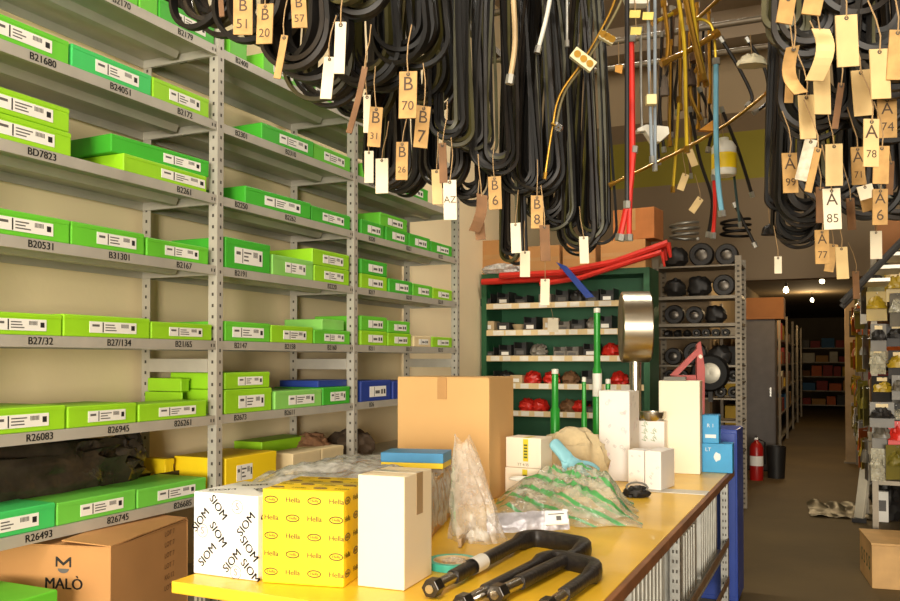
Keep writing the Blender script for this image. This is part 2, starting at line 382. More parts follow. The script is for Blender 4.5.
t = thing('paper_sack', 'crumpled brown paper sack behind cream boxes on the lowest shelf, middle bay', 'bag', (SX-.2, 4.02, LEV[0]+LIP+.001), R(90))
blob('sack_body', M('brown paper', (130, 92, 62), .8, 0, .2, 12, .5, 20), t, (.12, .13, .1), (36, 16), .2, 2.5, .7, 4, ridge=True)
t = thing('paper_sack', 'dull brown paper sack on the lowest shelf, far bay', 'bag', (SX-.17, 4.4, LEV[0]+LIP+.001), R(90))
blob('sack_body', M('dull brown paper', (96, 78, 60), .85, 0, .2, 12, .5, 20), t, (.18, .13, .095), (36, 16), .2, 2.5, .7, 8, ridge=True)
t = thing('bundle_of_film', 'black plastic bundle lying on the top shelf cartons, near bay', 'bag', (SX-.12, 2.72, LEV[6]+LIP+.0865), R(90))
blob('film_wrapping', blackfilm, t, (.26, .11, .07), (36, 16), .25, 2.5, .6, 11, ridge=True)

# ------------------------------------------------------------------ big box and green carton below the lowest shelf
def corner_box(uA, vA, uB, vB, Z):
    a, b = atZ(uA, vA, Z), atZ(uB, vB, Z); return a, b
w, d, h = .48, .55, .36
rzb = R(14); cx = Vector((-2.285, 2.19, .491)) - Vector((math.cos(rzb), math.sin(rzb), 0))*w/2
t = thing('cardboard_box', 'big brown cardboard box printed with a black word and crest under the lowest shelf', 'box', tuple(cx), rzb)
mb = MB(); T = .006
mb.box((-w/2, 0, 0), (w/2, T, h-.004)); mb.box((-w/2, d-T, 0), (w/2, d, h-.004)); mb.box((-w/2, T, 0), (-w/2+T, d-T, h-.004)); mb.box((w/2-T, T, 0), (w/2, d-T, h-.004)); mb.box((-w/2+T, T, 0), (w/2-T, d-T, T))
mb.build('box_body', card, t, bevel=.002)
ebox((-w/2, 0, 0), (w/2, .21, .004)).build('top_flap', card, t, (0, .001, h-.004), rot=(R(2), 0, 0))
ebox((-.19, 0, 0), (0, d-.01, .004)).build('top_flap', card, t, (w/2-.001, .003, h), rot=(0, R(4), 0))
pr = MB(); put_text(pr, 'MALÒ', front(.06, .245-.02), .054, 0, True); pr.build('printed_word', ink, t)
pr = MB(); put_text(pr, '. . sas', front(.09, .16), .03); pr.build('small_print', ink, t)
mm = front(.06, .285)
MB().prism([(-.03, .035), (-.024, .035), (0, .015), (.024, .035), (.03, .035), (.03, .0), (.023, 0), (.023, .022), (0, .004), (-.023, .022), (-.023, 0), (-.03, 0)], 0, .0006, 0, mm).build('printed_crest', ink, t)
MB().prism([(.022*math.cos(a), -.006+.016*math.sin(a)) for a in [math.pi+i*math.pi/8 for i in range(9)]], 0, .0006, 0, mm).build('printed_crest', inkg, t)
ps = MB()
for k in range(6): put_text(ps, random.choice(['KG 12', 'MOD.', 'N. 40', 'LOT 7']), side(.4, .33-.042*k, w/2+.0006), .028)
ps.build('printed_text', M('brown print', (110, 76, 44), .7), t)
t = thing('carton', 'green carton cut by the frame corner before the printed brown box', 'box', (-2.33, 1.78, .491), R(90))
carton_parts(t, .46, .3, .255, CC['green'], False)

# ------------------------------------------------------------------ work table
TZ = .85; TX0, TX1, TY0, TY1 = -1.78, -.56, 1.935, 5.27
tbl = thing('work_table', 'long yellow topped steel workbench with perforated legs and a lower shelf', 'table', (TX0, TY0, 0))
tw, tl = TX1-TX0, TY1-TY0
ytop = M('worn yellow table top', (246, 194, 44), .36, 0, .2, 2.2, .06, 30, coat=.15)
ebox((0, 0, TZ-.035), (tw-.02, tl, TZ)).build('table_top', ytop, tbl, bevel=.003)
ebox((tw-.02, 0, TZ-.04), (tw, tl, TZ-.001)).build('edge_trim', M('brown wood edge', (132, 84, 48), .6, 0, .3, 10), tbl, bevel=.003)
def tleg(x, y):
    mb = MB(); mb.box((-.04, 0, 0), (0, .004, TZ-.04)); mb.box((-.004, .004, 0), (0, .05, TZ-.04))
    for k in range(20):
        z = .03+k*.04
        for xx in (-.03, -.015): mb.quad([(xx,-.0005,z),(xx+.007,-.0005,z),(xx+.007,-.0005,z+.014),(xx,-.0005,z+.014)], 1)
        mb.quad([(.0005,.02,z),(.0005,.032,z),(.0005,.032,z+.014),(.0005,.02,z+.014)], 1)
    mb.build('leg', [galv, hole], tbl, (x, y, 0))
for y in (.03, tl*.48, tl-.09):
    for x in (tw-.03, .1): tleg(x, y)
for z in (.42, .2): ebox((tw-.028, .09, z), (tw-.022, tl-.09, z+.04)).build('side_rail', M('rusty rail', (140, 110, 80), .55, .5, .3, 14), tbl)
ebox((.06, .09, .38), (tw-.035, tl-.1, .39)).build('lower_shelf', galv, tbl)
BINL = ['nearest the bolts', 'second from the bolts', 'third from the bolts', 'beside the blue cabinet']
for i, (y0, y1, hh) in enumerate([(.2, .85, .32), (.92, 1.52, .38), (1.72, 2.36, .34), (2.5, 3.12, .4)]):
    t = thing('metal_bin', f'grey ribbed metal bin on the bench lower shelf, {BINL[i]}', 'bin', (TX1-.075, TY0+(y0+y1)/2, .3905), R(90), 'metal bins under the bench')
    mb = MB(); L_ = y1-y0; q = .006
    mb.box((-L_/2, 0, 0), (L_/2, .4, q)); mb.box((-L_/2, 0, q), (-L_/2+q, .4, hh)); mb.box((L_/2-q, 0, q), (L_/2, .4, hh)); mb.box((-L_/2+q, 0, q), (L_/2-q, q, hh)); mb.box((-L_/2+q, .4-q, q), (L_/2-q, .4, hh))
    mb.build('bin_body', M('pale zinc', (196, 194, 184), .45, .4, .15, 12), t)
    for k in range(8): ebox((-L_/2+.03+k*(L_-.06)/8, -.005, .02), (-L_/2+.05+k*(L_-.06)/8, -.0002, hh-.02)).build('rib', MATS['pale zinc'], t)

def face(A, B, Z=TZ):
    """front-left and front-right bottom corners (pixels) of a box standing at height Z"""
    a, b = atZ(*A, Z), atZ(*B, Z); return (a+b)/2, (b-a).length, math.atan2((b-a).y, (b-a).x)

# white printed box (SIOM)
c, w, rz = face((193, 573), (258, 582)); h = .247
t = thing('carton', 'white square carton printed all over with black words and round logos on the bench', 'box', (c.x, c.y, TZ+.001), 0)
w -= .006
ebox((-w/2, 0, 0), (w/2, .24, h)).build('carton_body', M('white gloss card', (246, 244, 240), .4, 0, .03), t, bevel=.003)
pr = MB()
for x, z, a in [(0, 0, 0), (-.03, .212, -50), (-.105, .165, 50), (.088, .165, 50), (-.03, .125, -52), (-.075, .055, 48), (.03, .045, 48), (.1, .09, -50), (.105, .02, -45)][1:]:
    put_text(pr, 'SIOM', front(x*.88, z*.93+.008, -.0006, R(a)), .036, 0, True)
for x, z in [(.045, .205), (-.085, .125), (.04, .012)]:
    pr.tube([(x+.02*math.cos(i*.524), -.0006, z+.006+.02*math.sin(i*.524)) for i in range(12)], .0009, 4, True, 1)
    put_text(pr, 'S', front(x, z+.006), .03, 1)
for x, z, a in [(.05, .2, 45), (.12, .15, -45), (.18, .21, 45), (.07, .09, -45), (.16, .06, 45)]: put_text(pr, 'SIOM', side(x, z, w/2+.0006, R(a)), .036, 0, True)
for x, y, a in [(-.06, .06, 40), (.05, .1, -40), (-.03, .18, 40), (.07, .2, 40)]: put_text(pr, 'SIOM', Matrix.Translation((x, y, h+.0006)) @ Matrix.Rotation(R(a), 4, 'Z'), .036, 0, True)
pr.build('printed_pattern', [ink, inkg], t)

# yellow printed box
c, w, rz = face((260, 583), (342, 589)); h = .272; w -= .004
t = thing('carton', 'bright yellow square carton printed with rows of ovals and words on the bench', 'box', (c.x+.002, c.y+.006, TZ+.001), R(11))
d = .27
ebox((-w/2, 0, 0), (w/2, d, h)).build('carton_body', yelc, t, bevel=.003)
hp = M('brown grey print', (104, 84, 40), .6)
pr = MB()
def oval(m, s=1.):
    pr.tube([m @ Vector((.02*s*math.cos(i*.449), .0095*s*math.sin(i*.449), 0)) for i in range(14)], .0018, 4, True)
    put_text(pr, 'Hella', m, .012*s, 0, True)
for r in range(5):
    for k in range(4):
        x = -w/2+.028+k*(w-.05)/3.0; z = h-.03-r*.052
        if (k+r) % 2 == 0: oval(front(x, z, -.0007))
        else: put_text(pr, 'Hella', front(x, z, -.0007), .022, 0, True)
    for k in range(4):
        m = side(.03+k*.07, h-.03-r*.052, w/2+.0007)
        oval(m) if (k+r) % 2 == 0 else put_text(pr, 'Hella', m, .022, 0, True)
for r in range(4):
    for k in range(4):
        m = Matrix.Translation((-w/2+.03+k*(w-.05)/3, .04+r*.065, h+.0007))
        oval(m) if (k+r) % 2 == 0 else put_text(pr, 'Hella', m, .022, 0, True)
pr.build('printed_pattern', hp, t)
ebox((-w/2, d/2-.02, h), (w/2, d/2+.02, h+.0006)).build('packing_tape', M('yellowed tape', (226, 196, 60), .3), t)

# cream upright carton
c, w, rz = face((355, 586), (403, 592)); h = .318
t = thing('carton', 'plain cream upright carton beside the yellow box on the bench', 'box', (c.x+.004, c.y+.004, TZ+.001), R(3))
w -= .008
ebox((-w/2, 0, 0), (w/2, .2, h)).build('carton_body', M('cream board', (244, 226, 192), .6, 0, .03, 4), t, bevel=.003)
ebox((w/2, .085, h*.62), (w/2+.0008, .13, h)).build('packing_tape', M('dull tape', (170, 140, 100), .35), t)
ebox((-w/2+.01, .08, h), (w/2, .125, h+.0008)).build('packing_tape', M('clear tape', (225, 220, 208), .2), t)

# open carton with a plastic sheet over it
film_c = film('clear film', (218, 208, 194), .36)
film_g = film('grey film', (222, 222, 218), .62)
film_s = film('film with green stripes', (226, 222, 200), .34, .2, (84, 164, 92))
t = thing('open_carton', 'low open cardboard carton draped with clear plastic behind the cream carton', 'box', (-1.545, 2.66, TZ+.001), R(15.5))
w, d, h = .45, .72, .2
mb = MB(); q = .006
mb.box((-w/2, 0, 0), (w/2, d, q)); mb.box((-w/2, 0, q), (-w/2+q, d, h)); mb.box((w/2-q, 0, q), (w/2, d, h)); mb.box((-w/2+q, 0, q), (w/2-q, q, h)); mb.box((-w/2+q, d-q, q), (w/2-q, d, h))
mb.build('carton_body', cardl, t)
def sheet(name, mat, parent, nx, ny, fn, loc=(0,0,0), rotz=0):
    vs = [fn(i/nx, j/ny) for j in range(ny+1) for i in range(nx+1)]
    fs = [(j*(nx+1)+i, j*(nx+1)+i+1, (j+1)*(nx+1)+i+1, (j+1)*(nx+1)+i) for j in range(ny) for i in range(nx)]
    return MB().add(vs, fs, 0, None, True).build(name, mat, parent, loc, rotz)
def drape(a, b):
    x = -.5+.76*a; y = -.05+.8*b
    z = h+.014+.03*math.exp(-((a-.35)**2+(b-.35)**2)*7)
    z += .035*noise.noise(Vector((a*5, b*6, 1.3)))*(1 if b < .5 else .3)+.02*abs(noise.noise(Vector((a*13, b*11, 4))))
    ex = max(0, x-w/2); el = max(0, -x-w/2); ey = max(0, -y)
    z -= ex*5.2; x = min(x, w/2+.012+.03*abs(noise.noise(Vector((b*8, a*9, 0)))))
    z -= el*.16+ey*.8
    return (x, y, max(z, .02))
sheet('plastic_sheet', film_g, t, 60, 46, drape)
# flat blue and yellow box on the carton
t = thing('flat_box', 'flat blue box with a yellow base on the open carton', 'box', (-1.52, 2.97, TZ+.222), R(13))
ebox((-.125, 0, .0), (.125, .16, .022)).build('box_base', yelc, t, bevel=.002); ebox((-.126, -.001, .0222), (.126, .161, .06)).build('lid', M('blue board', (64, 146, 200), .5), t, bevel=.002)
# slim wooden batten beside the carton
t = thing('cardboard_strip', 'folded cardboard strip leaning from the open carton beside the clear bag', 'strip', (-1.215, 2.8, TZ+.001), R(106))
ebox((-.12, 0, 0), (.3, .012, .03)).build('strip_body', M('grey brown board', (184, 158, 122), .8), t, bevel=.002)

# large cardboard box
t = thing('cardboard_box', 'large plain cardboard box closed with tape standing at the bench rear', 'box', ((-1.93-1.455)/2, 3.62, TZ+.001), 0)
w, d, h = .475, .32, .56
ebox((-w/2, 0, 0), (w/2, d, h)).build('box_body', cardl, t, bevel=.003)
ebox((-w/2+.004, -.003, h-.001), (w/2-.004, d*.5-.001, h+.004)).build('top_flap', cardl, t); ebox((-w/2+.004, d*.5+.001, h-.001), (w/2-.004, d+.003, h+.004)).build('top_flap', cardl, t)
ebox((-.024, -.004, h-.1), (.024, d*.5, h+.0045)).build('packing_tape', tape, t)

# two small stacked white boxes
def small_stack():
    base = Vector((-1.345, 3.76, TZ+.001)); lbl = ['small white box with a yellow stripe, lower of the stacked pair before the glove', 'small white box with a yellow stripe, upper of the stacked pair before the glove']
    z = 0
    for k, hh in enumerate((.14, .14)):
        t = thing('small_box', lbl[k], 'box', (base.x+.004*k, base.y, base.z+z), R(-6), 'white boxes with yellow stripes')
        ebox((-.09, 0, 0), (.09, .13, hh)).build('box_body', M('off white card', (240, 226, 204), .55, 0, .03), t, bevel=.003)
        st = ebox((-.0, -.0012, .03), (.026, 0, hh-.006)); st.box((-.0, 0, hh), (.026, .08, hh+.001)); st.build('yellow_stripe', M('yellow print', (214, 196, 40), .5), t)
        pr = MB()
        for q in range(5): pr.box((.004+.001*(q % 2), -.0018, .045+q*(hh-.07)/5), (.022, -.0012, .045+(q+.6)*(hh-.07)/5))
        put_text(pr, 'TT 4/35', front(.0, .014, -.0014), .018)
        pr.build('printed_text', M('grey green print', (90, 96, 40), .6), t)
        z += hh+.0015
small_stack()

# clear bag standing, packet, striped film heap, sack, glove
def bagfn(a, b):
    th = a*2*math.pi; s_ = 1-.72*b**1.15
    cr = 1-.16*abs(noise.noise(Vector((math.cos(th)*2.4, math.sin(th)*2.4, b*1.2))))*2
    x = .115*math.cos(th)*s_*cr-.075*b+.015*noise.noise(Vector((b*4, a*6, 1)))
    y = .085*math.sin(th)*s_*cr+.03*b
    return (x, y, .355*b*(1+.05*math.cos(th*2)))
p = atZ(478, 540, TZ)
t = thing('plastic_bag', 'clear plastic bag standing crumpled between the large box and the bolts', 'bag', (p.x, p.y, TZ+.002))
sheet('bag_film', film_c, t, 48, 26, bagfn)
sheet('green_band', film('pale green film', (150, 205, 160), .6), t, 24, 3, lambda a, b: tuple(Vector(bagfn(.42+b*.04, a))+Vector((-.004, -.004, 0))))
c = atZ(529, 536, TZ)
t = thing('labelled_packet', 'flat silver packet with a white label lying before the striped film', 'packet', (c.x, c.y, TZ+.05), R(16))
t.rotation_euler = (R(42), R(-4), R(20))
mb = MB(); blobv = []
o = sheet('packet_film', M('silver grey film', (188, 184, 190), .28, .3, .35, 16, .6, 25), t, 24, 6, lambda a, b: (-.155+.3*a, -.045+.09*b, .012*math.sin(math.pi*b)+.008*noise.noise(Vector((a*8, b*4, 2)))+.006))
ebox((.06, -.032, .016), (.14, .028, .022)).build('label_sticker', white, t)
pr = MB(); pr.box((.1, -.015, .0222), (.118, .005, .0228)); pr.box((.072, .012, .0222), (.13, .016, .0228)); pr.build('printed_code', inkg, t)
sheet('packet_underside', M('dark bolts in film', (60, 58, 64), .35, .5), t, 20, 6, lambda a, b: (-.08+.22*a, -.033+.066*b, -.004-.018*math.sin(math.pi*b)))
c = atZ(478, 540, TZ)
t = thing('paper_wad', 'crumpled white paper wad under the clear bag', 'paper', (c.x, c.y, TZ+.001)); blob('wad_body', white, t, (.04, .03, .022), (24, 12), .4, 3, .5, 21, ridge=True)

t = thing('film_heap', 'heap of clear plastic film with green stripes across the bench', 'plastic film', (-1.05, 3.5, TZ+.002), R(16))
def heap(a, b):
    x = -.32+.61*a; y = -.32+.66*b
    ed = min(1, 5*min(a, 1-a))*min(1, 4*min(b, 1-b)+.05)
    z = .085*math.exp(-((a-.5)**2*2.2+(b-.75)**2*4))+.05*math.exp(-((a-.8)**2*14+(b-.3)**2*10))+.03
    z += .05*abs(noise.noise(Vector((a*5, b*5, 7.7))))+.03*abs(noise.noise(Vector((a*13, b*12, 3))))
    x += .03*noise.noise(Vector((a*6, b*6, 1))); y += .06*noise.noise(Vector((a*4, b*2, 2)))
    return (x, y, max(z*ed, .002))
sheet('film_sheet', film_s, t, 70, 60, heap)
sheet('film_fold', film_s, t, 50, 40, lambda a, b: (lambda q: (q[0]*.8+.03, q[1]*.75+.03, q[2]*1.15+.012+.02*noise.noise(Vector((a*7, b*7, 12)))))(heap(a, b)))
c = atZ(551, 500, TZ)
t = thing('bearing_packet', 'dark bearing cap in clear film on the striped heap', 'part', (c.x-.03, c.y-.1, TZ+.1), R(15))
blob('cap_body', darkp, t, (.045, .03, .016), (24, 10), .05, 2, .5, 2); blob('white_wrapper', white, t, (.05, .03, .012), (24, 10), .3, 3, .5, 9, (-.075, 0, 0), ridge=True)
c = atZ(637, 497, TZ)
t = thing('hose_clamp', 'dark crumpled metal clip at the edge of the striped film', 'part', (c.x, c.y, TZ+.001), R(20))
blob('clip_body', darkp, t, (.055, .04, .03), (26, 12), .4, 3, .6, 31, ridge=True); MB().tube([(.05*math.cos(i*.52), .02*math.sin(i*.52), .045+.02*math.sin(i*.52)) for i in range(12)], .005, 6, True).build('ring', galv, t)
c = atZ(568, 478, TZ)
t = thing('canvas_sack', 'slumped beige canvas sack behind the blue glove', 'bag', (-1.25, 4.25, TZ+.001), R(14))
blob('sack_body', M('beige canvas', (206, 186, 146), .9, 0, .18, 14, .5, 40), t, (.18, .12, .195), (44, 22), .16, 2.2, .45, 14, ridge=True, power=.85)
# glove: palm and five fingers
t = thing('work_glove', 'light blue rubber glove lying limp on the striped film', 'glove', (-1.14, 3.8, TZ+.19), R(-6))
t.scale = (1.1, 1.1, 1.1); t.rotation_euler = (R(40), R(20), R(-4))
gm = M('light blue rubber', (140, 200, 214), .55, 0, .1)
me = bpy.data.meshes.new('glove_skin'); bm = bmesh.new(); sk = bm.verts.layers.skin.verify()
def chain(pts, prev=None):
    for (x, y, z, r) in pts:
        v = bm.verts.new((x, y, z)); v[sk].radius = (r, r*.6)
        if prev: bm.edges.new((prev, v))
        prev = v
    return prev
root = bm.verts.new((0, 0, 0)); root[sk].radius = (.03, .018); root[sk].use_root = True
chain([(-.05, .01, .03, .03), (-.085, .015, .055, .032)], root)
pm = chain([(.035, -.005, -.012, .032)], root)
for k in range(4): chain([(.07, .035-.023*k, -.018, .012), (.11-.008*abs(k-1.5), .048-.03*k, -.03, .0105), (.145-.012*abs(k-1.5), .052-.033*k, -.05, .009)], pm)
chain([(.01, -.045, -.006, .012), (.035, -.075, -.02, .0105), (.06, -.09, -.04, .009)], root)
bm.to_mesh(me); bm.free(); me.materials.append(gm)
o = bpy.data.objects.new('glove_skin', me); COL.objects.link(o); o.parent = t
o.modifiers.new('skin', 'SKIN'); s_ = o.modifiers.new('sub', 'SUBSURF'); s_.levels = 2; s_.render_levels = 2
for poly in me.polygons: poly.use_smooth = True

# tall white box, two small boxes, cream box, blue boxes
whitep = M('white printed card', (240, 234, 228), .5, 0, .03)
t = thing('carton', 'tall white carton with faint pink and grey print standing on the bench', 'box', (-1.088, 4.49, TZ+.001), 0)
w, d, h = .165, .24, .475
ebox((-w/2, 0, 0), (w/2, d, h)).build('carton_body', whitep, t, bevel=.003)
pr = MB(); rr = random.Random(4)
for k in range(12):
    x, z = rr.uniform(-.065, .065), rr.uniform(.04, .44); m = front(x, z, -.0007, R(rr.choice([45, -45])))
    put_text(pr, rr.choice(['B', 'TR', 'OR']), m, .028, k % 2)
for k in range(10): put_text(pr, rr.choice(['B', 'TR', 'OR']), side(rr.uniform(.03, .21), rr.uniform(.03, .44), w/2+.0007, R(45)), .028, k % 2)
pr.build('printed_pattern', [M('faint pink print', (226, 190, 196), .6), M('faint grey print', (196, 194, 190), .6)], t)
ebox((-w/2+.003, -.001, h), (w/2-.003, d*.7, h+.004)).build('top_flap', whitep, t)
for k in range(2):
    t = thing('small_box', ['small white box touching the tall printed carton', 'small white box before the tall cream carton'][k], 'box', (-.925+.087*k, 4.27-.013*k, TZ+.001), R(-9), 'pair of small white boxes')
    ebox((-.041, 0, 0), (.041, .1+.1*k, .192)).build('box_body', whitep, t, bevel=.002)
    pr = MB()
    for q in range(5): put_text(pr, rr.choice(['B', 'TR']), front(rr.uniform(-.025, .025), rr.uniform(.03, .17), -.0007, R(45)), .018, q % 2)
    pr.build('printed_pattern', [MATS['faint pink print'], MATS['faint grey print']], t)
t = thing('carton', 'tall plain cream carton with a dark lid lying on it beside blue boxes', 'box', (-.822, 4.93, TZ+.001), R(3))
ebox((-.113, 0, 0), (.113, .16, .525)).build('carton_body', M('ivory card', (244, 232, 204), .55, 0, .03, 4), t, bevel=.003)
ebox((.113, .06, .0), (.1138, .1, .525)).build('packing_tape', tape, t)
t = thing('dark_tray', 'thin dark tray lying on top of the tall cream carton', 'tray', (-.85, 4.95, TZ+.5275), R(5))
mb = MB(); mb.box((-.06, 0, 0), (.06, .1, .005)); [mb.box(*q) for q in [((-.06, 0, .005), (-.056, .1, .02)), ((.056, 0, .005), (.06, .1, .02)), ((-.056, 0, .005), (.056, .004, .02)), ((-.056, .096, .005), (.056, .1, .02))]]
mb.build('tray_body', M('dull grey plastic', (98, 92, 80), .5), t)
for k, (x, w, h, z) in enumerate([(-.632, .165, .165, 0), (-.668, .09, .16, .1665)]):
    t = thing('small_box', ['light blue box with a white emblem, lower of two at the bench corner', 'light blue box on another at the bench corner'][k], 'box', (x, 5.06, TZ+.001+z), R(2), 'light blue boxes at the bench corner')
    ebox((-w/2, 0, 0), (w/2, .13, h)).build('box_body', skyb, t, bevel=.002)
    pr = MB()
    if k == 0: pr.prism([(.02*math.cos(i*.6283), .03*math.sin(i*.6283)*(1 if i % 2 else .7)) for i in range(10)], 0, .0006, 0, front(0, .09, -.0002)); put_text(pr, 'LT', front(-.05, .13), .03)
    else: put_text(pr, 'R 1', front(0, .1), .03); pr.box((-.03, -.0008, .03), (.03, 0, .05))
    pr.build('printed_emblem', M('pale print', (214, 226, 226), .5), t)
# white carton with green marks and a steel lid behind
t = thing('carton', 'small white carton with green marks behind the pair of small white boxes', 'box', (-.96, 4.82, TZ+.001), 0)
ebox((-.075, 0, 0), (.075, .09, .3)).build('carton_body', whitep, t, bevel=.002)
pr = MB(); [put_text(pr, 'VF', front(-.03+.05*(k % 2), .2+.04*(k//2), -.0007, R(50)), .035) for k in range(5)]; pr.build('printed_pattern', M('green print', (110, 150, 90), .6), t)
t = thing('steel_pan', 'round steel pan on the small carton with green marks', 'pan', (-.96, 4.87, TZ+.3015))
MB().lathe([(0, 0), (.06, 0), (.075, .02), (.078, .05), (.074, .05), (.07, .022), (.055, .006), (0, .006)], 28).build('pan_body', chrome, t)

# loose plate across the table
c = atZ(680, 492, TZ)
t = thing('metal_strip', 'flat grey metal strip laid across the yellow bench top', 'strip', (c.x, c.y, TZ+.0005), R(1))
ebox((-.17, -.06, 0), (.13, .06, .004)).build('strip_body', M('pale sheet', (206, 200, 186), .5), t, bevel=.001)

# silencer drum on its pipe
p = atD(634, 327, 4.95)
t = thing('silencer_drum', 'round brushed steel silencer drum standing on its pipe behind the tall carton', 'silencer', (p.x, 4.98, TZ+.001), R(18))
zc = p.z-TZ
Mx = Matrix.Translation((0, 0, zc)) @ Matrix.Rotation(R(90), 4, 'Y')
MB().lathe([(.15, -.088), (.195, -.085), (.207, -.078), (.207, .078), (.195, .085), (.15, .088)], 48, Mx).build('drum_band', brushed, t)
for s in (-1, 1): MB().lathe([(0, s*.082), (.13, s*.082), (.15, s*.088), (.196, s*.0852)], 48, Mx).build('end_plate', M('dull tin', (128, 116, 92), .4, .8, .2, 8), t)
MB().lathe([(0, 0), (.075, 0), (.075, .012), (.034, .016), (.034, zc-.2), (0, zc-.2)], 28).build('pipe_stub', chrome, t)

# green gas struts standing behind the sack
def strut(u, vtop, zc, label, r=.021, lab=False):
    p = atD(u, vtop, zc); hgt = p.z-TZ
    t = thing('gas_strut', label, 'strut', (p.x, p.y, TZ+.001), 0, 'green struts standing on the bench')
    MB().lathe([(0, 0), (r*.9, 0), (r, .01), (r, hgt*.62), (r*.72, hgt*.64), (r*.72, hgt-.03), (r*.5, hgt-.028), (0, hgt-.028)], 20).build('tube_body', gpaint, t)
    MB().lathe([(0, hgt-.0278), (r*.75, hgt-.0278), (r*.75, hgt-.003), (r*.4, hgt), (0, hgt)], 16).build('end_cap', M('cap white', (228, 226, 212), .4), t)
    if lab: MB().lathe([(r+.0008, hgt*.46), (r+.0008, hgt*.6)], 20).build('label_sticker', white, t)
strut(597, 308, 4.9, 'tallest green gas strut with a white label standing behind the canvas sack', .026, True)
strut(555, 369, 4.75, 'green gas strut standing alone beside the canvas sack', .026)
strut(584, 377, 4.8, 'thin short green gas strut standing next to the tallest one', .016)
strut(608, 379, 4.95, 'short green gas strut standing between the tallest one and the drum', .02)

# red stand
p = atD(703, 342, 5.18)
t = thing('axle_stand', 'faded red steel triangular stand behind the tall cream carton', 'stand', (p.x, 5.19, TZ+.001), R(20))
hh = p.z-TZ
mb = MB(); mb.prism([(-.022, 0), (.022, 0), (.03, hh-.16), (.006, hh), (-.016, hh-.02)], -.02, .02, 0, FRONT); mb.build('post', reds, t, bevel=.002)
mb = MB(); mb.prism([(-.17, hh-.2), (-.15, hh-.225), (0, hh-.07), (0, hh-.03)], -.018, .018, 0, FRONT); mb.build('brace', reds, t)
mb = MB(); mb.prism([(-.17, hh-.2), (-.15, hh-.225), (-.022, hh-.235), (-.022, hh-.2)], -.018, .018, 0, FRONT); mb.build('brace', reds, t)
ebox((-.12, -.05, 0), (.05, .05, .01)).build('base_plate', reds, t)
MB().lathe([(0, -.002), (.012, -.002), (.012, 0), (0, 0)], 12, Matrix.Translation((.004, -.021, hh-.09)) @ FRONT).build('bolt', chrome, t)

# teal tape ring
c = atZ(453, 567, TZ)
t = thing('tape_roll', 'teal roll of tape lying flat beside the bolts', 'tape', (c.x, c.y, TZ+.001))
MB().lathe([(.062, 0), (.082, 0), (.082, .022), (.062, .022), (.062, 0)], 48, smooth=False).build('roll', M('teal tape', (70, 190, 168), .35, 0, .05), t)
MB().lathe([(.058, 0), (.0615, 0), (.0615, .022), (.058, .022), (.058, 0)], 48, smooth=False).build('core', cream, t)
t = thing('plastic_scrap', 'scrap of clear film inside the teal tape roll', 'scrap', (c.x+.01, c.y, TZ+.002)); blob('film_scrap', film_c, t, (.04, .025, .018), (24, 12), .4, 3, .5, 41, ridge=True)

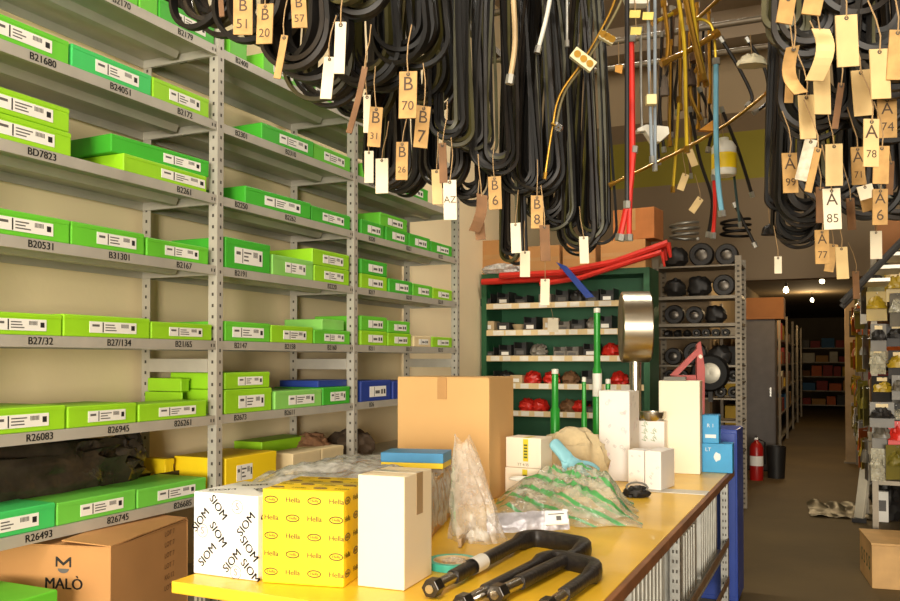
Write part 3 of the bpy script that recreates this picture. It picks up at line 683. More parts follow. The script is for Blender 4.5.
# U bolts
def ubolt(A, B, C_, D, label, r, z0, sleeve):
    """A thread end of the first arm, B its bend, C_ other bend, D other thread end (pixels on the bench)"""
    P = [atZ(*q, TZ+z0) for q in (A, B, C_, D)]
    org = (P[0]+P[3])/2
    t = thing('u_bolt', label, 'bolt', (org.x, org.y, TZ+z0))
    L = [q-org for q in P]
    for q in L: q.z = 0
    e1 = (L[1]-L[0]).normalized(); e2 = (L[2]-L[3]).normalized()
    path = [L[0]+e1*.13, L[0].lerp(L[1], .6), L[1]-e1*.1]
    mid = (L[1]+L[2])/2
    # rounded rectangle bend
    def cub(a, b, c2, d2, n):
        return [a*(1-s)**3+b*3*s*(1-s)**2+c2*3*s*s*(1-s)+d2*s**3 for s in [i/n for i in range(1, n+1)]]
    path += cub(L[1]-e1*.1, L[1]-e1*.01, L[1]+(L[2]-L[1])*.03+e1*.03, L[1]+(L[2]-L[1])*.32+e1*.03, 6)
    path += cub(L[1]+(L[2]-L[1])*.68+e2*.03, L[2]+(L[1]-L[2])*.03+e2*.03, L[2]-e2*.01, L[2]-e2*.1, 6)
    path += [L[3].lerp(L[2], .6), L[3]+e2*.13]
    # flat forged bar: rectangular section swept along the path
    mb = MB(); rings = []
    n = len(path)
    for i, p in enumerate(path):
        tg = (path[min(i+1, n-1)]-path[max(i-1, 0)]).normalized(); sd = Vector((-tg.y, tg.x, 0)); up = Vector((0, 0, 1))
        k = 1.0 if 3 <= i <= n-4 else .8
        hw, hh = r*k, r*(1.25 if 3 <= i <= n-4 else .8)
        ring = []
        for a in range(12):
            ca, sa = math.cos(a*math.pi/6), math.sin(a*math.pi/6)
            ring.append(p + sd*hw*math.copysign(abs(ca)**.6, ca) + up*(r*1.02+hh*math.copysign(abs(sa)**.6, sa)))
        rings.append(ring)
    vs = [q for g in rings for q in g]; fs = []
    for i in range(n-1):
        for a in range(12): fs.append((i*12+a, i*12+(a+1) % 12, (i+1)*12+(a+1) % 12, (i+1)*12+a))
    fs += [tuple(range(11, -1, -1)), tuple((n-1)*12+a for a in range(12))]
    mb.add(vs, fs, 0, None, True); mb.build('bar', blackm, t)
    for s, (p0, e) in enumerate(((L[0], e1), (L[3], e2))):
        u0 = Vector((0, 0, r*1.02))
        th = MB(); k = 26
        th.tube([p0+u0+e*(.03+.1*i/k) for i in range(k+1)], [r*.7*(1 if i % 2 else .93) for i in range(k+1)], 14); th.build('thread', chrome, t)
        mt = Matrix.Translation(p0+u0-e*.012) @ e.to_track_quat('Z', 'Y').to_matrix().to_4x4()
        nb = MB().prism([(r*1.12*math.cos(a*math.pi/3), r*1.12*math.sin(a*math.pi/3)) for a in range(6)], 0, .04, 0, mt)
        nb.build('nut', M('dark steel nut', (80, 76, 72), .3, .9), t, bevel=.002)
        MB().lathe([(0, -.006), (r*.5, -.006), (r*.6, .0), (r*.6, .01)], 14, mt).build('bolt_end', chrome, t)
    if sleeve:
        p = L[0].lerp(L[1], .36); q = L[0].lerp(L[1], .47); u0 = Vector((0, 0, r*1.02))
        MB().tube([p+u0, q+u0], r*1.06, 16, caps=False).build('paper_sleeve', white, t)
ubolt((432, 597), (527, 545), (588, 556), (497, 603), 'black forged bolt bent to a U with a white paper sleeve on one arm', .024, .003, True)
ubolt((462, 612), (548, 566), (598, 578), (546, 616), 'black forged bolt bent to a U lying in front, without paper', .022, .003, False)

# blue cabinet behind the bench end
t = thing('blue_cabinet', 'deep blue steel cabinet standing at the far end of the bench', 'cabinet', (-.66, 5.42, 0))
ebox((-.3, 0, .03), (.1, .35, 1.07)).build('cabinet_body', bluep, t, bevel=.006); ebox((-.29, -.012, .06), (.09, -.001, 1.05)).build('door', bluep, t, bevel=.003)
ebox((-.28, .02, 0), (.08, .33, .03)).build('plinth', darkp, t); ebox((-.26, -.02, .55), (-.25, -.012, .65)).build('handle', chrome, t)

# ------------------------------------------------------------------ green rack with small stock
GY = 7.15; GX0, GX1 = LX+.02, -1.43; GD = .4
rack = thing('green_rack', 'dark green steel rack with cream shelf edges against the rear wall', 'shelving', (GX0, GY, 0)); gw = GX1-GX0
for x in (0, gw-.05): ebox((x, 0, 0), (x+.05, GD, 2.27)).build('side_panel', rackg, rack)
ebox((.05, GD-.01, 0), (gw-.05, GD, 2.27)).build('back_panel', rackg, rack); ebox((.05, 0, 2.22), (gw-.05, GD-.01, 2.27)).build('top_panel', rackg, rack)
GL = [.75, 1.01, 1.255, 1.5, 1.73, 1.97]
lipm = M('cream shelf edge', (222, 196, 146), .55, 0, .08, 6)
for z in GL:
    s = ebox((.05, .006, z), (gw-.05, GD-.01, z+.012)).build('shelf', rackg, rack); ebox((.05, 0, z-.02), (gw-.05, .006, z+.03)).build('shelf_edge', lipm, s)
    for k in range(9):
        x = .09+k*(gw-.2)/9+random.uniform(-.03, .03)
        ebox((x, -.001, z-.016), (x+random.uniform(.07, .11), 0, z+.026)).build('price_label', M('white label', (232, 226, 212), .5), s)
rr = random.Random(12)
bincol = [M('charcoal plastic', (46, 44, 42), .5), M('brown board', (120, 84, 52), .7), M('bare board', (196, 170, 128), .7), redp, M('grey plastic', (128, 120, 108), .5)]
binname = ['charcoal', 'brown', 'buff', 'red', 'grey']
WHERE = ['lowest', 'second', 'third', 'fourth', 'fifth', 'top']
stock = {5: [(485, 'bin', 0), (503, 'bin', 0), (521, 'bin', 0), (545, 'box', 4), (562, 'bin', 0), (576, 'bag', 0), (592, 'bin', 0), (607, 'bin', 0)],
         4: [(488, 'box', 2), (503, 'box', 0), (516, 'bowl', 2), (530, 'bin', 0), (549, 'box', 2), (563, 'bin', 4), (578, 'bin', 0), (592, 'bag', 4), (605, 'bin', 0)],
         3: [(488, 'bin', 0), (505, 'bin', 0), (520, 'bin', 0), (536, 'bag', 4), (560, 'bin', 4), (572, 'bin', 4), (590, 'bin', 0), (609, 'bag', 3)],
         2: [(488, 'bin', 0), (503, 'bag', 0), (516, 'box', 2), (530, 'bag', 3), (549, 'bag', 3), (568, 'bag', 1), (588, 'bin', 0), (617, 'bag', 3)],
         1: [(524, 'bag', 3), (537, 'bag', 3), (566, 'bag', 1), (578, 'bag', 3), (592, 'bin', 0), (607, 'bin', 0)]}
seen = {}
for li, its in stock.items():
    for n, (u, kind, ci) in enumerate(its):
        z = GL[li]+.0125; p = atY(u, 359, GY+.03)
        w = .115 if kind != 'bag' else .14
        lbl = f"{binname[ci]} {({'bin':'plastic bin','box':'small box','bowl':'open bowl','bag':'plastic bag of parts'})[kind]}, {ORD[n] if n < 7 else 'last'} along on the green rack's {WHERE[li]} shelf"
        nm = {'bin': 'parts_bin', 'box': 'small_box', 'bowl': 'bowl', 'bag': 'bag_of_parts'}[kind]
        t = thing(nm, lbl, {'bin': 'bin', 'box': 'box', 'bowl': 'bowl', 'bag': 'bag'}[kind], (p.x, GY+.03, z), 0, 'small stock on the green rack')
        if kind == 'bin':
            hh = rr.uniform(.09, .14); mb = MB(); q = .004
            mb.box((-w/2, 0, 0), (w/2, .2, q)); mb.box((-w/2, 0, q), (-w/2+q, .2, hh)); mb.box((w/2-q, 0, q), (w/2, .2, hh)); mb.box((-w/2+q, 0, q), (w/2-q, q, hh*.6)); mb.box((-w/2+q, .2-q, q), (w/2-q, .2, hh))
            mb.build('bin_body', bincol[ci], t); ebox((-w*.3, -.001, hh*.2), (w*.3, 0, hh*.45)).build('label_sticker', white if rr.random() < .3 else inkg, t)
        elif kind == 'box':
            hh = rr.uniform(.08, .13); ebox((-w/2, 0, 0), (w/2, .15, hh)).build('box_body', bincol[ci], t, bevel=.003); ebox((-w*.3, -.001, hh*.3), (w*.25, 0, hh*.65)).build('label_sticker', white, t)
        elif kind == 'bowl': MB().lathe([(0, 0), (.03, 0), (.062, .07), (.058, .07), (.028, .005), (0, .005)], 20, Matrix.Translation((0, .07, 0))).build('bowl_body', bincol[ci], t)
        else: blob('bag_film', bincol[ci], t, (.075, .07, .07), (24, 12), .3, 2.4, .7, n+li*9, (0, .09, 0), ridge=True)
# white tall box on the third shelf label (hanging tags handled below); boxes on top of the rack
tops = [(476, 515, 240, .0, 'kraft', 'narrow brown carton on the green rack beside the cream wall'), (516, 560, 246, .03, 'kraft', 'brown carton on the green rack behind the red strips, third from its drum end'),
        (562, 596, 243, .02, 'kraft', 'brown carton on the green rack, second from its drum end'), (600, 646, 240, 0, 'kraft', 'brown carton on the green rack under a taller box')]
for (u0, u1, vt, st, cm, lbl) in tops:
    a, b2 = atY(u0, 250, GY+.08+st), atY(u1, 250, GY+.08+st); zt = atY((u0+u1)/2, vt, GY+.08+st).z; w = b2.x-a.x-.01
    t = thing('cardboard_box', lbl, 'box', ((a.x+b2.x)/2, GY+.08+st, 2.271), 0, 'cartons on top of the green rack')
    ebox((-w/2, 0, 0), (w/2, .26, zt-2.271)).build('box_body', card, t, bevel=.004); ebox((-w/2+.01, -.001, (zt-2.271)*.45), (w/2-.01, 0, (zt-2.271)*.58)).build('packing_tape', tape, t)
zt0 = atY(623, 240, GY+.08).z; a, b2 = atY(612, 230, GY+.1), atY(655, 230, GY+.1); w = b2.x-a.x; hh = atY(630, 209, GY+.1).z-zt0
t = thing('cardboard_box', 'orange brown carton stacked highest on the green rack near the red hose', 'box', ((a.x+b2.x)/2, GY+.1, zt0+.002), R(-8), 'cartons on top of the green rack')
ebox((-w/2, 0, 0), (w/2, .24, hh)).build('box_body', M('orange cardboard', (186, 116, 60), .8), t, bevel=.004); ebox((-.02, -.001, hh*.3), (.02, .0, hh)).build('packing_tape', tape, t)
# red strips lying along the top and sticking out past the rack
for k, (pts, r, lbl) in enumerate([([(482, 282), (540, 279), (600, 268), (664, 246)], .028, 'thick red plastic strip lying along the top edge of the green rack'),
        ([(500, 276), (560, 273), (615, 262), (668, 243)], .03, 'red plastic strip lying highest across the green rack cartons'),
        ([(540, 284), (580, 278), (630, 262), (662, 252)], .022, 'red plastic strip sagging lowest over the front of the green rack')]):
    P = [atY(u, v, GY-.05-.05*k) for u, v in pts]
    t = thing('plastic_strip', lbl, 'strip', tuple(P[0]), 0, 'red strips on the green rack')
    fine = []
    for i in range(len(P)-1): fine += [P[i].lerp(P[i+1], s/5) for s in range(5)]
    fine.append(P[-1])
    MB().tube([q-P[0] for q in fine], r, 8).build('strip_body', redp, t); MB().tube([fine[-1]-P[0], fine[-1]-P[0]+Vector((.02, 0, -.12))], [r*.8, r*.4], 8).build('strip_end', redp, t)
P = [atY(*q, GY-.22) for q in ((556, 262), (566, 266), (594, 297), (586, 298))]
t = thing('blue_wedge', 'blue plastic wedge hanging off the red strips over the green rack', 'strip', tuple(P[0]))
mb = MB(); c0 = [q-P[0] for q in P]; off = Vector((0, .03, 0))
mb.add(c0+[q+off for q in c0], [(0,3,2,1),(4,5,6,7),(0,1,5,4),(1,2,6,5),(2,3,7,6),(3,0,4,7)]); mb.build('wedge_body', bluep, t)
# film rolls on rack top by the wall
c = atY(500, 268, GY-.01)
t = thing('plastic_bag', 'grey plastic bag lying on the green rack top near the wall', 'bag', (c.x, GY+.02, 2.271)); blob('bag_film', film_g, t, (.17, .07, .05), (30, 12), .3, 3, .7, 51, ridge=True)
c = atY(606, 272, GY-.01)
t = thing('yellow_bag', 'small yellow bag on the green rack top', 'bag', (c.x, GY+.04, 2.271)); blob('bag_film', yel, t, (.12, .03, .04), (30, 12), .3, 3, .7, 52, ridge=True)

# ------------------------------------------------------------------ bare steel rack next to it
RY = 8.6; RX0, RX1 = -1.69, -.84
rk = thing('steel_rack', 'bare grey steel rack with slotted posts and black parts between green rack and doorway', 'shelving', (RX0, RY, 0)); rw = RX1-RX0
oldsteel = M('old grey steel', (128, 118, 102), .5, .5, .15)
for x in (0, rw-.06):
    for y in (0, .42):
        mb = ebox((x, y, 0), (x+.06, y+.006, 2.5)); mb.box((x, y+.006, 0), (x+.006, y+.04, 2.5))
        for k in range(48): z = .04+k*.05; mb.box((x+.018, y-.0008, z), (x+.042, y, z+.018), 1)
        mb.build('post', [oldsteel, hole], rk)
RL = [.6, .9, 1.12, 1.28, 1.44, 1.72, 1.85, 2.12, 2.42]
for i, z in enumerate(RL):
    ebox((.006, .007, z-(.03 if i in (6, 7) else .016)), (rw-.006, .42, z)).build('shelf', oldsteel, rk)
RV = {8: None}
rr = random.Random(3)
def drum(t, r, l, mat, y=.15):
    m = Matrix.Translation((0, y, r)) @ Matrix.Rotation(R(90), 4, 'X')
    MB().lathe([(r*.5, -l/2), (r*.9, -l/2), (r, -l*.35), (r, l*.35), (r*.9, l/2), (r*.55, l/2), (r*.5, l*.3), (r*.5, -l*.3), (r*.5, -l/2)], 28, m).build('ring_body', mat, t)
    MB().lathe([(0, -l*.2), (r*.5, -l*.2), (r*.5, l*.25), (r*.3, l*.32), (0, l*.32)], 24, m).build('hub', M('hub steel', (96, 90, 82), .35, .8), t)
for li in range(2, len(RL)):
    zs = RL[li]+.0005; top = (RL[li+1]-.05 if li < len(RL)-1 else RL[li]+.26)-RL[li]
    x = .09; n = 0
    while x < rw-.12 and n < 7:
        if li in (6, 7) and x > rw*.68: break
        r = min(top*.5, rr.uniform(.07, .125)); t = thing('black_part', f"black machine part, {ORD[n]} along on the bare steel rack's {['','','third','fourth','fifth','sixth','seventh','eighth','top'][li]} shelf", 'part', (RX0+x+r, RY+.03, zs), 0, 'black parts on the bare steel rack')
        if rr.random() < .6: drum(t, r, .12, darkp)
        else: blob('part_body', darkp, t, (r, .09, r), (22, 12), .25, 2, .8, n+li, (0, .12, 0))
        x += 2*r+.012; n += 1
p = atY(711, 373, RY-.02)
t = thing('wheel_hub', 'black wheel hub with a pale centre hanging on the front of the bare steel rack', 'wheel', (p.x, RY-.075, p.z-.18), 0)
m = Matrix.Translation((0, 0, .18)) @ Matrix.Rotation(R(90), 4, 'X')
MB().lathe([(.1, -.05), (.16, -.05), (.18, -.03), (.18, .03), (.16, .05), (.1, .05)], 36, m).build('tyre', rubber, t); MB().lathe([(0, -.04), (.1, -.045), (.1, .045), (.06, .055), (0, .05)], 28, m).build('hub', M('pale grey hub', (170, 164, 148), .4, .5), t)
ebox((-.02, .0, -.1), (.02, .045, .02)).build('bracket', darkp, t)
for k, (u, v, c_, lbl) in enumerate([(683, 240, galv, 'pale steel coil lying on the bare steel rack top'), (735, 235, rubber, 'black hose coil on top of the bare steel rack')]):
    p = atY(u, 265, RY+.1)
    t = thing('coil', lbl, 'coil', (p.x, RY+.2, 2.4215+(.27 if k == 0 else .27)), 0)
    mb = MB()
    pts = [(.13*math.cos(a*.4)*(1+.1*math.sin(a)), .1*math.sin(a*.4), .02+.0035*a) for a in range(48)]
    mb.tube(pts, .014, 8); mb.build('coil_body', c_, t)

# ------------------------------------------------------------------ overhead rails
rails = thing('overhead_rack', 'steel ceiling rails from which belts, pipes and tags hang over the bench', 'rack', (0, 0, 3.15))
RAILY = [1.75, 2.15, 2.55, 2.95, 3.35, 3.75, 4.35, 4.75]
for y in RAILY:
    MB().tube([(-1.75, y, 0), (1.5, y, 0)], .016, 10).build('rail', oldsteel, rails)
for x in (-1.7, .05, 1.45):
    ebox((x-.02, 1.2, .016), (x+.02, 4.9, .05)).build('beam', oldsteel, rails)
    for y in (1.5, 4.6): MB().tube([(x, y, .05), (x, y, CEIL-3.15)], .01, 8).build('drop_rod', oldsteel, rails)

# ------------------------------------------------------------------ belts
def belt_mb(L, Wd, sw, st, rnd):
    """one hanging loop in the local XZ plane, top at z=0"""
    pts = []; rt = .02; rb = Wd/2; n = 14
    tw = rnd.uniform(-.25, .25); ph = rnd.uniform(0, 6)
    right = []
    zb = -L+rb
    for i in range(n+1):
        s = i/n; z = -rt-(L-rt-rb)*s; x = rt+(rb-rt)*(s**.8)
        right.append((x, z))
    for i in range(1, 9): a = i/8*math.pi/2; right.append((rb*math.cos(a), zb-rb*math.sin(a)))
    loop = [(0, 0)]+[(rt*math.sin(a), -rt+rt*math.cos(a)) for a in (.5, 1.0)]+right
    left = [(-x, z) for x, z in reversed(loop[1:-1])]
    P = loop+left; m = len(P); vs = []
    for i, (x, z) in enumerate(P):
        a, b = P[i-1], P[(i+1) % m]; tx, tz = b[0]-a[0], b[1]-a[1]; l = math.hypot(tx, tz); nx, nz = -tz/l, tx/l
        s = -z/L; yw = .014*math.sin(ph+s*3)*s; xo = .01*math.sin(ph*1.7+s*4)*s; rot = tw*s
        for (du, dv) in ((-st/2, -sw/2), (st/2, -sw*.38), (st/2, sw*.38), (-st/2, sw/2)):
            xx, yy = x+xo+nx*du, yw+dv
            vs.append((xx*math.cos(rot)-yy*math.sin(rot), xx*math.sin(rot)+yy*math.cos(rot), z+nz*du))
    fs = [(i*4+k, i*4+(k+1) % 4, ((i+1) % m)*4+(k+1) % 4, ((i+1) % m)*4+k) for i in range(m) for k in range(4)]
    return MB().add(vs, fs, 0, None, True)
rb_ = random.Random(21)
SHIFT = {1.35: 1.75, 1.75: 2.15, 2.15: 2.55, 2.55: 2.95, 2.95: 3.35, 3.35: 3.75, 3.75: 3.75}
def bundle(u, v, Yrail, Wd, n, where, rotz=0., olive_share=.12, jit=.05, sw=.026):
    Yrail = SHIFT[Yrail]; p = atY(u, v, Yrail); n = n+3; Wd *= 1.1
    for i in range(n):
        k = i/(n-1)
        L = (3.168-p.z)*(1-jit*1.3*(1-k)-rb_.random()*.025); wd = Wd*(.55+.45*k)*rb_.uniform(.93, 1.03)
        q = rb_.random(); mt = rubbero if q < olive_share else (rubberb if q < .5 else rubber)
        yo = ((i % 2)*2-1)*(i//2)*.011
        o = belt_mb(L, wd, sw, .011, rb_).build('drive_belt', mt, None, (p.x+rb_.uniform(-.012, .012), Yrail+yo, 3.168), rotz+R(rb_.uniform(-9, 9)))
        tag(o, f"black rubber drive belt {where}", 'belt', f"belts {where}")
# (u, lowest v, rail, loop width, count, where)
B = bundle
B(214, 36, 1.35, .16, 6, 'in the bundle behind the white diamond tag')
B(262, 48, 1.35, .17, 6, 'in the bundle beside the near upright and diamond tag')
B(304, 84, 1.35, .2, 7, 'in the bundle between the narrow twisted tag and long white tags')
B(330, 108, 1.75, .2, 6, 'in the bundle behind the two long white tags')
B(355, 20, 1.35, .15, 5, 'in the short round bundle above the long white tag', 0, .3)
B(374, 92, 1.75, .19, 8, 'in the bundle between the long white pair and the big coil')
B(410, 68, 1.75, .17, 8, 'in the big coil above a large kraft tag', 0, .3)
B(362, 120, 2.15, .2, 7, 'in the bundle over the curled brown tag')
B(388, 190, 2.55, .16, 6, 'in the low bundle behind the row of small white tags')
B(428, 110, 2.15, .17, 8, 'in the bundle flanking the big coil', 0, .2)
B(404, 200, 2.95, .2, 6, 'in the low bundle behind the darker kraft tag')
B(452, 148, 2.15, .1, 7, 'in the narrow bundle above the white tags near the wall end', R(20), .4)
B(446, 192, 2.55, .16, 7, 'in the bundle behind the white tags near the wall end')
B(474, 160, 2.55, .13, 8, 'in the bundle above the torn brown tag', R(15), .35)
B(497, 178, 2.55, .14, 8, 'in the straight bundle over the cream wall corner', R(25), .15)
B(514, 268, 2.95, .08, 5, 'in the long thin bundle reaching the green rack')
B(470, 205, 2.95, .14, 7, 'in the rear bundle beside the torn brown tag')
B(522, 200, 2.95, .15, 8, 'in the bundle above the paired white tags', R(10))
B(540, 196, 2.95, .17, 8, 'in the bundle between straight strands and paired white tags')
B(560, 236, 3.35, .18, 8, 'in the bundle above the hanging brown tag over cartons')
B(582, 258, 3.35, .18, 8, 'in the wide bundle next to the beige rear wall')
B(594, 246, 3.75, .14, 6, 'in the rearmost bundle beside the brass pipes')
B(548, 225, 3.75, .2, 7, 'in the bundle over the blue wedge')
B(797, 250, 3.75, .17, 9, 'in the thick black bundle over the doorway', 0, 0)
B(783, 215, 3.75, .1, 6, 'in the narrow bundle between doorway and brass pipes', R(20), 0)
B(790, 44, 1.75, .08, 3, 'in the small olive bundle under the topmost kraft tag', 0, .8)
B(812, 66, 1.75, .14, 7, 'in the bundle behind the two bent cream tags')
B(846, 24, 1.75, .15, 6, 'in the coil above the largest cream tag', 0, .25)
B(878, 66, 1.75, .15, 8, 'in the bundle beside the largest cream tag')
B(900, 100, 1.75, .18, 8, 'in the upper bundle at the frame edge')
B(816, 142, 2.15, .17, 8, 'in the bundle above the newspaper tag')
B(850, 126, 2.15, .18, 9, 'in the coil above the bright white tag')
B(886, 148, 2.15, .18, 8, 'in the bundle behind two overlapping lettered tags')
B(804, 228, 2.95, .17, 8, 'in the bundle next to the thick doorway bundle')
B(834, 210, 2.55, .17, 8, 'in the bundle behind the bright white tag')
B(868, 222, 2.55, .18, 8, 'in the bundle above the cardboard box over the stairs')
B(898, 226, 2.55, .18, 8, 'in the low bundle at the frame edge above the stairs')

# ------------------------------------------------------------------ tags
newsm = M('newsprint', (196, 186, 164), .8, 0, .35, 60)
brownt = M('brown stained tag', (112, 78, 46), .75, 0, .3, 20)
TM = {'k': tan, 'w': M('white card tag', (214, 202, 176), .7, 0, .08, 14), 'c': M('cream card tag', (198, 170, 118), .75, 0, .14, 16), 'b': brownt, 'n': newsm}
rt_ = random.Random(5)
def hang_tag(u, v, w, h, rot, col, txt, label, zc=None, bend=0., turn=None):
    zc = max(1.35, min(3.0, (zc or 93/max(h, 26))*.86)) if v < 275 and u not in (696, 692, 683) else (zc or 3.2)
    p = atD(u, v, zc); k = zc/F; w, h = w*k, h*k
    t = thing('price_tag', label, 'tag', tuple(p + Vector((0, 0, 0))), YAW*(.9) + R(turn if turn is not None else rt_.uniform(-10, 10)), 'tags hanging from the belts')
    n = 8; vs = []; fs = []
    cr, sr = math.cos(R(rot)), math.sin(R(rot))
    for j in range(n+1):
        s = j/n; z = -h/2+h*s; yb = -bend*math.sin(math.pi*s)*.25; xb = bend*math.sin(math.pi*s)*.12
        for (x, y) in ((-w/2, -.0018), (w/2, -.0018), (w/2, .0018), (-w/2, .0018)):
            xx, zz = x+xb, z; vs.append((xx*cr-zz*sr, y+yb, xx*sr+zz*cr))
    for j in range(n):
        for q in range(4): fs.append((j*4+q, j*4+(q+1) % 4, (j+1)*4+(q+1) % 4, (j+1)*4+q))
    fs += [(3, 2, 1, 0), tuple(n*4+q for q in range(4))]
    MB().add(vs, fs).build('tag_board', TM[col], t)
    top = Vector((-(h/2-.006)*sr, 0, (h/2-.006)*cr))
    sw = rt_.uniform(-.008, .008)
    mb = MB(); mb.tube([top+Vector((0, -.003, 0)), top+Vector((sw*.5, -.002, .03)), top+Vector((sw, .02, .07)), top+Vector((sw*.6, .05, .12))], .0014, 5); mb.build('string', string, t)
    MB().lathe([(.0018, -.0026), (.004, -.0026), (.004, -.0018), (.0018, -.0018)], 10, Matrix.Translation(top) @ FRONT @ Matrix.Scale(-1, 4, (0, 0, 1))).build('eyelet', hole, t)
    if txt:
        pr = MB(); lines = txt.split('/'); m = len(lines)
        for i, s in enumerate(lines):
            zz = h*(.22-.46*i) if m == 2 else h*(.28-.3*i) if m == 3 else 0
            size = min(w*.9/max(.62*len(s), .7), h*.42)
            put_text(pr, s, Matrix.Rotation(-R(rot), 4, 'Y') @ front(0, zz, -.0024), size)
        pr.build('handwriting', M('pencil', (70, 52, 34), .7), t)
T = hang_tag
T(221,15,16,26,-38,'w','', 'white diamond tilted tag at the top beside the near upright')
T(221,2,5,30,4,'b','', 'thin brown tag seen edge on above the white diamond tag', 1.7)
T(243,15,19,40,0,'k','B/51', 'kraft tag reading B 51 beside the white diamond tag')
T(265,24,17,40,-2,'k','B/20', 'kraft tag reading B 20 in the near row')
T(285,6,18,24,-20,'k','70', 'tilted kraft tag reading 70 at the photo top')
T(299,11,15,34,3,'k','B/57', 'kraft tag reading B 57 at the photo top', 1.9)
T(281,57,7,44,-10,'k','', 'narrow kraft tag twisted edge on before the top shelf')
T(340,48,11,52,-2,'w','', 'long white tag hanging higher of the two white pair')
T(328,78,12,42,-6,'w','', 'long white tag hanging lower of the two white pair')
T(357,100,6,68,-14,'b','', 'curled brown tag seen edge on beside a white sliver', 2.2, .05)
T(367,114,7,38,0,'w','', 'narrow white sliver tag behind the tag reading B 31', 2.4)
T(375,127,13,40,-4,'k','B/31', 'kraft tag reading B 31 overlapping a white sliver')
T(369,167,9,32,0,'w','', 'small white tag hanging under the tag reading B 31')
T(382,176,13,35,0,'w','', 'blank white tag with two steel pins near the middle upright')
T(408,95,18,47,-1,'k','B/70', 'kraft tag reading B 70 under the big belt coil')
T(422,127,14,42,-5,'k','B/7', 'kraft tag reading B 7 beside the large B 70 tag')
T(402,161,12,38,-1,'k','B/26', 'darker kraft tag reading B 26 under the B 70 tag')
T(437,187,10,35,2,'c','', 'cream tag overlapped by a brown one near the wall end')
T(443,163,8,40,2,'b','', 'brown stained tag above the white tag reading AZ')
T(450,200,13,40,1,'w','AZ', 'white tag reading AZ near the wall end')
T(478,213,11,38,-12,'b','', 'torn curled brown tag against the cream wall', 2.5, .05)
T(480,230,10,20,5,'b','', 'stubby torn brown tag end against the cream wall', 2.55)
T(495,193,13,33,2,'k','B/6', 'kraft tag reading B 6 over the straight belts')
T(537,212,12,33,0,'k','B/8', 'kraft tag reading B 8 on the rear belts')
T(516,238,10,30,2,'w','', 'white tag above another white one at the green rack')
T(525,264,10,26,0,'w','', 'white tag touching the red strips')
T(545,243,10,36,2,'b','', 'hanging brown tag in front of the rack cartons')
T(545,292,9,26,-1,'w','', 'white slip hanging below the red strips', 3.4)
T(584,250,9,27,2,'w','', 'white tag before the rack cartons under wide belts')
T(553,325,11,14,0,'w','', 'small white slip standing at the green rack shelf', 6.6)
# right cluster
T(786,10,16,28,-10,'k','', 'topmost kraft tag above the small olive belts',1.75)
T(813,4,18,22,-12,'k','', 'cropped kraft tag at the photo top next to the topmost one',1.75)
T(847,41,21,52,2,'c','', 'largest cream tag hanging highest in the far cluster')
T(817,55,17,52,-7,'c','', 'bent cream tag with a dark hole beside the largest one',1.78,.08)
T(797,70,13,48,9,'k','', 'curved kraft tag overlapping a yellowed one',1.85,-.08)
T(790,80,8,46,-4,'k','', 'yellowed tag half behind the curved kraft tag',1.95)
T(822,91,17,47,1,'c','', 'straight cream tag under the bent cream one')
T(862,93,18,46,4,'c','', 'cream tag leaning below the largest cream tag')
T(880,74,19,50,2,'c','', 'cream tag hanging beside the frame edge kraft tag')
T(896,55,15,50,-4,'k','', 'kraft tag cut by the frame edge',1.85)
T(807,117,16,44,3,'c','', 'cream tag under the curved kraft tag')
T(838,106,6,46,-8,'b','', 'twisted brown tag seen edge on between cream tags',2.1)
T(887,118,18,40,0,'k','A/74', 'kraft tag reading A 74 at the frame edge')
T(871,143,15,48,-1,'c','A/78', 'cream tag reading A 78 over another tag')
T(881,165,15,38,-2,'k','', 'kraft tag mostly hidden behind the tag reading A 78',2.2)
T(858,166,13,38,2,'k','A/71', 'kraft tag reading A 71 beside the A 78 tag')
T(866,192,15,14,15,'w','', 'small torn white tag under the tag reading A 71',2.6)
T(834,165,16,42,0,'c','', 'blank cream tag hanging right above the tag reading A 85')
T(790,173,15,40,2,'k','A/99', 'kraft tag reading A 99 against the black bundle')
T(806,160,12,42,-14,'n','', 'grey newspaper tag beside the tag reading A 99')
T(813,170,7,46,-14,'k','', 'slanted narrow kraft tag beside the newspaper one')
T(832,209,17,41,2,'w','A/85', 'bright white tag reading A 85 in the middle of the cluster')
T(820,205,8,36,0,'b','', 'dull tag half behind the bright A 85 one')
T(851,214,8,32,3,'b','', 'narrow brown tag beside the bright A 85 one')
T(880,207,14,36,-1,'k','A/6', 'kraft tag reading A 6 above the small white one')
T(868,201,14,20,12,'k','', 'short kraft tag overlapped by the A 6 tag',2.7)
T(890,178,7,34,-3,'b','', 'thin dark brown tag at the frame edge below A 74')
T(822,247,14,34,1,'k','A/77', 'kraft tag reading A 77 lowest in the row')
T(842,263,12,32,3,'c','', 'cream tag hanging lowest beside the tag reading A 77')
T(831,258,9,28,-10,'k','', 'small slanted kraft tag between A 77 and a cream one')
T(876,245,11,28,0,'w','', 'white tag in front of the cardboard box over the stairs')
T(778,265,7,17,0,'w','', 'tiny white tag hanging at the doorway lintel',3.4)
T(856,285,7,28,2,'b','', 'dull brown tag hanging below the stairs rail',3.2)

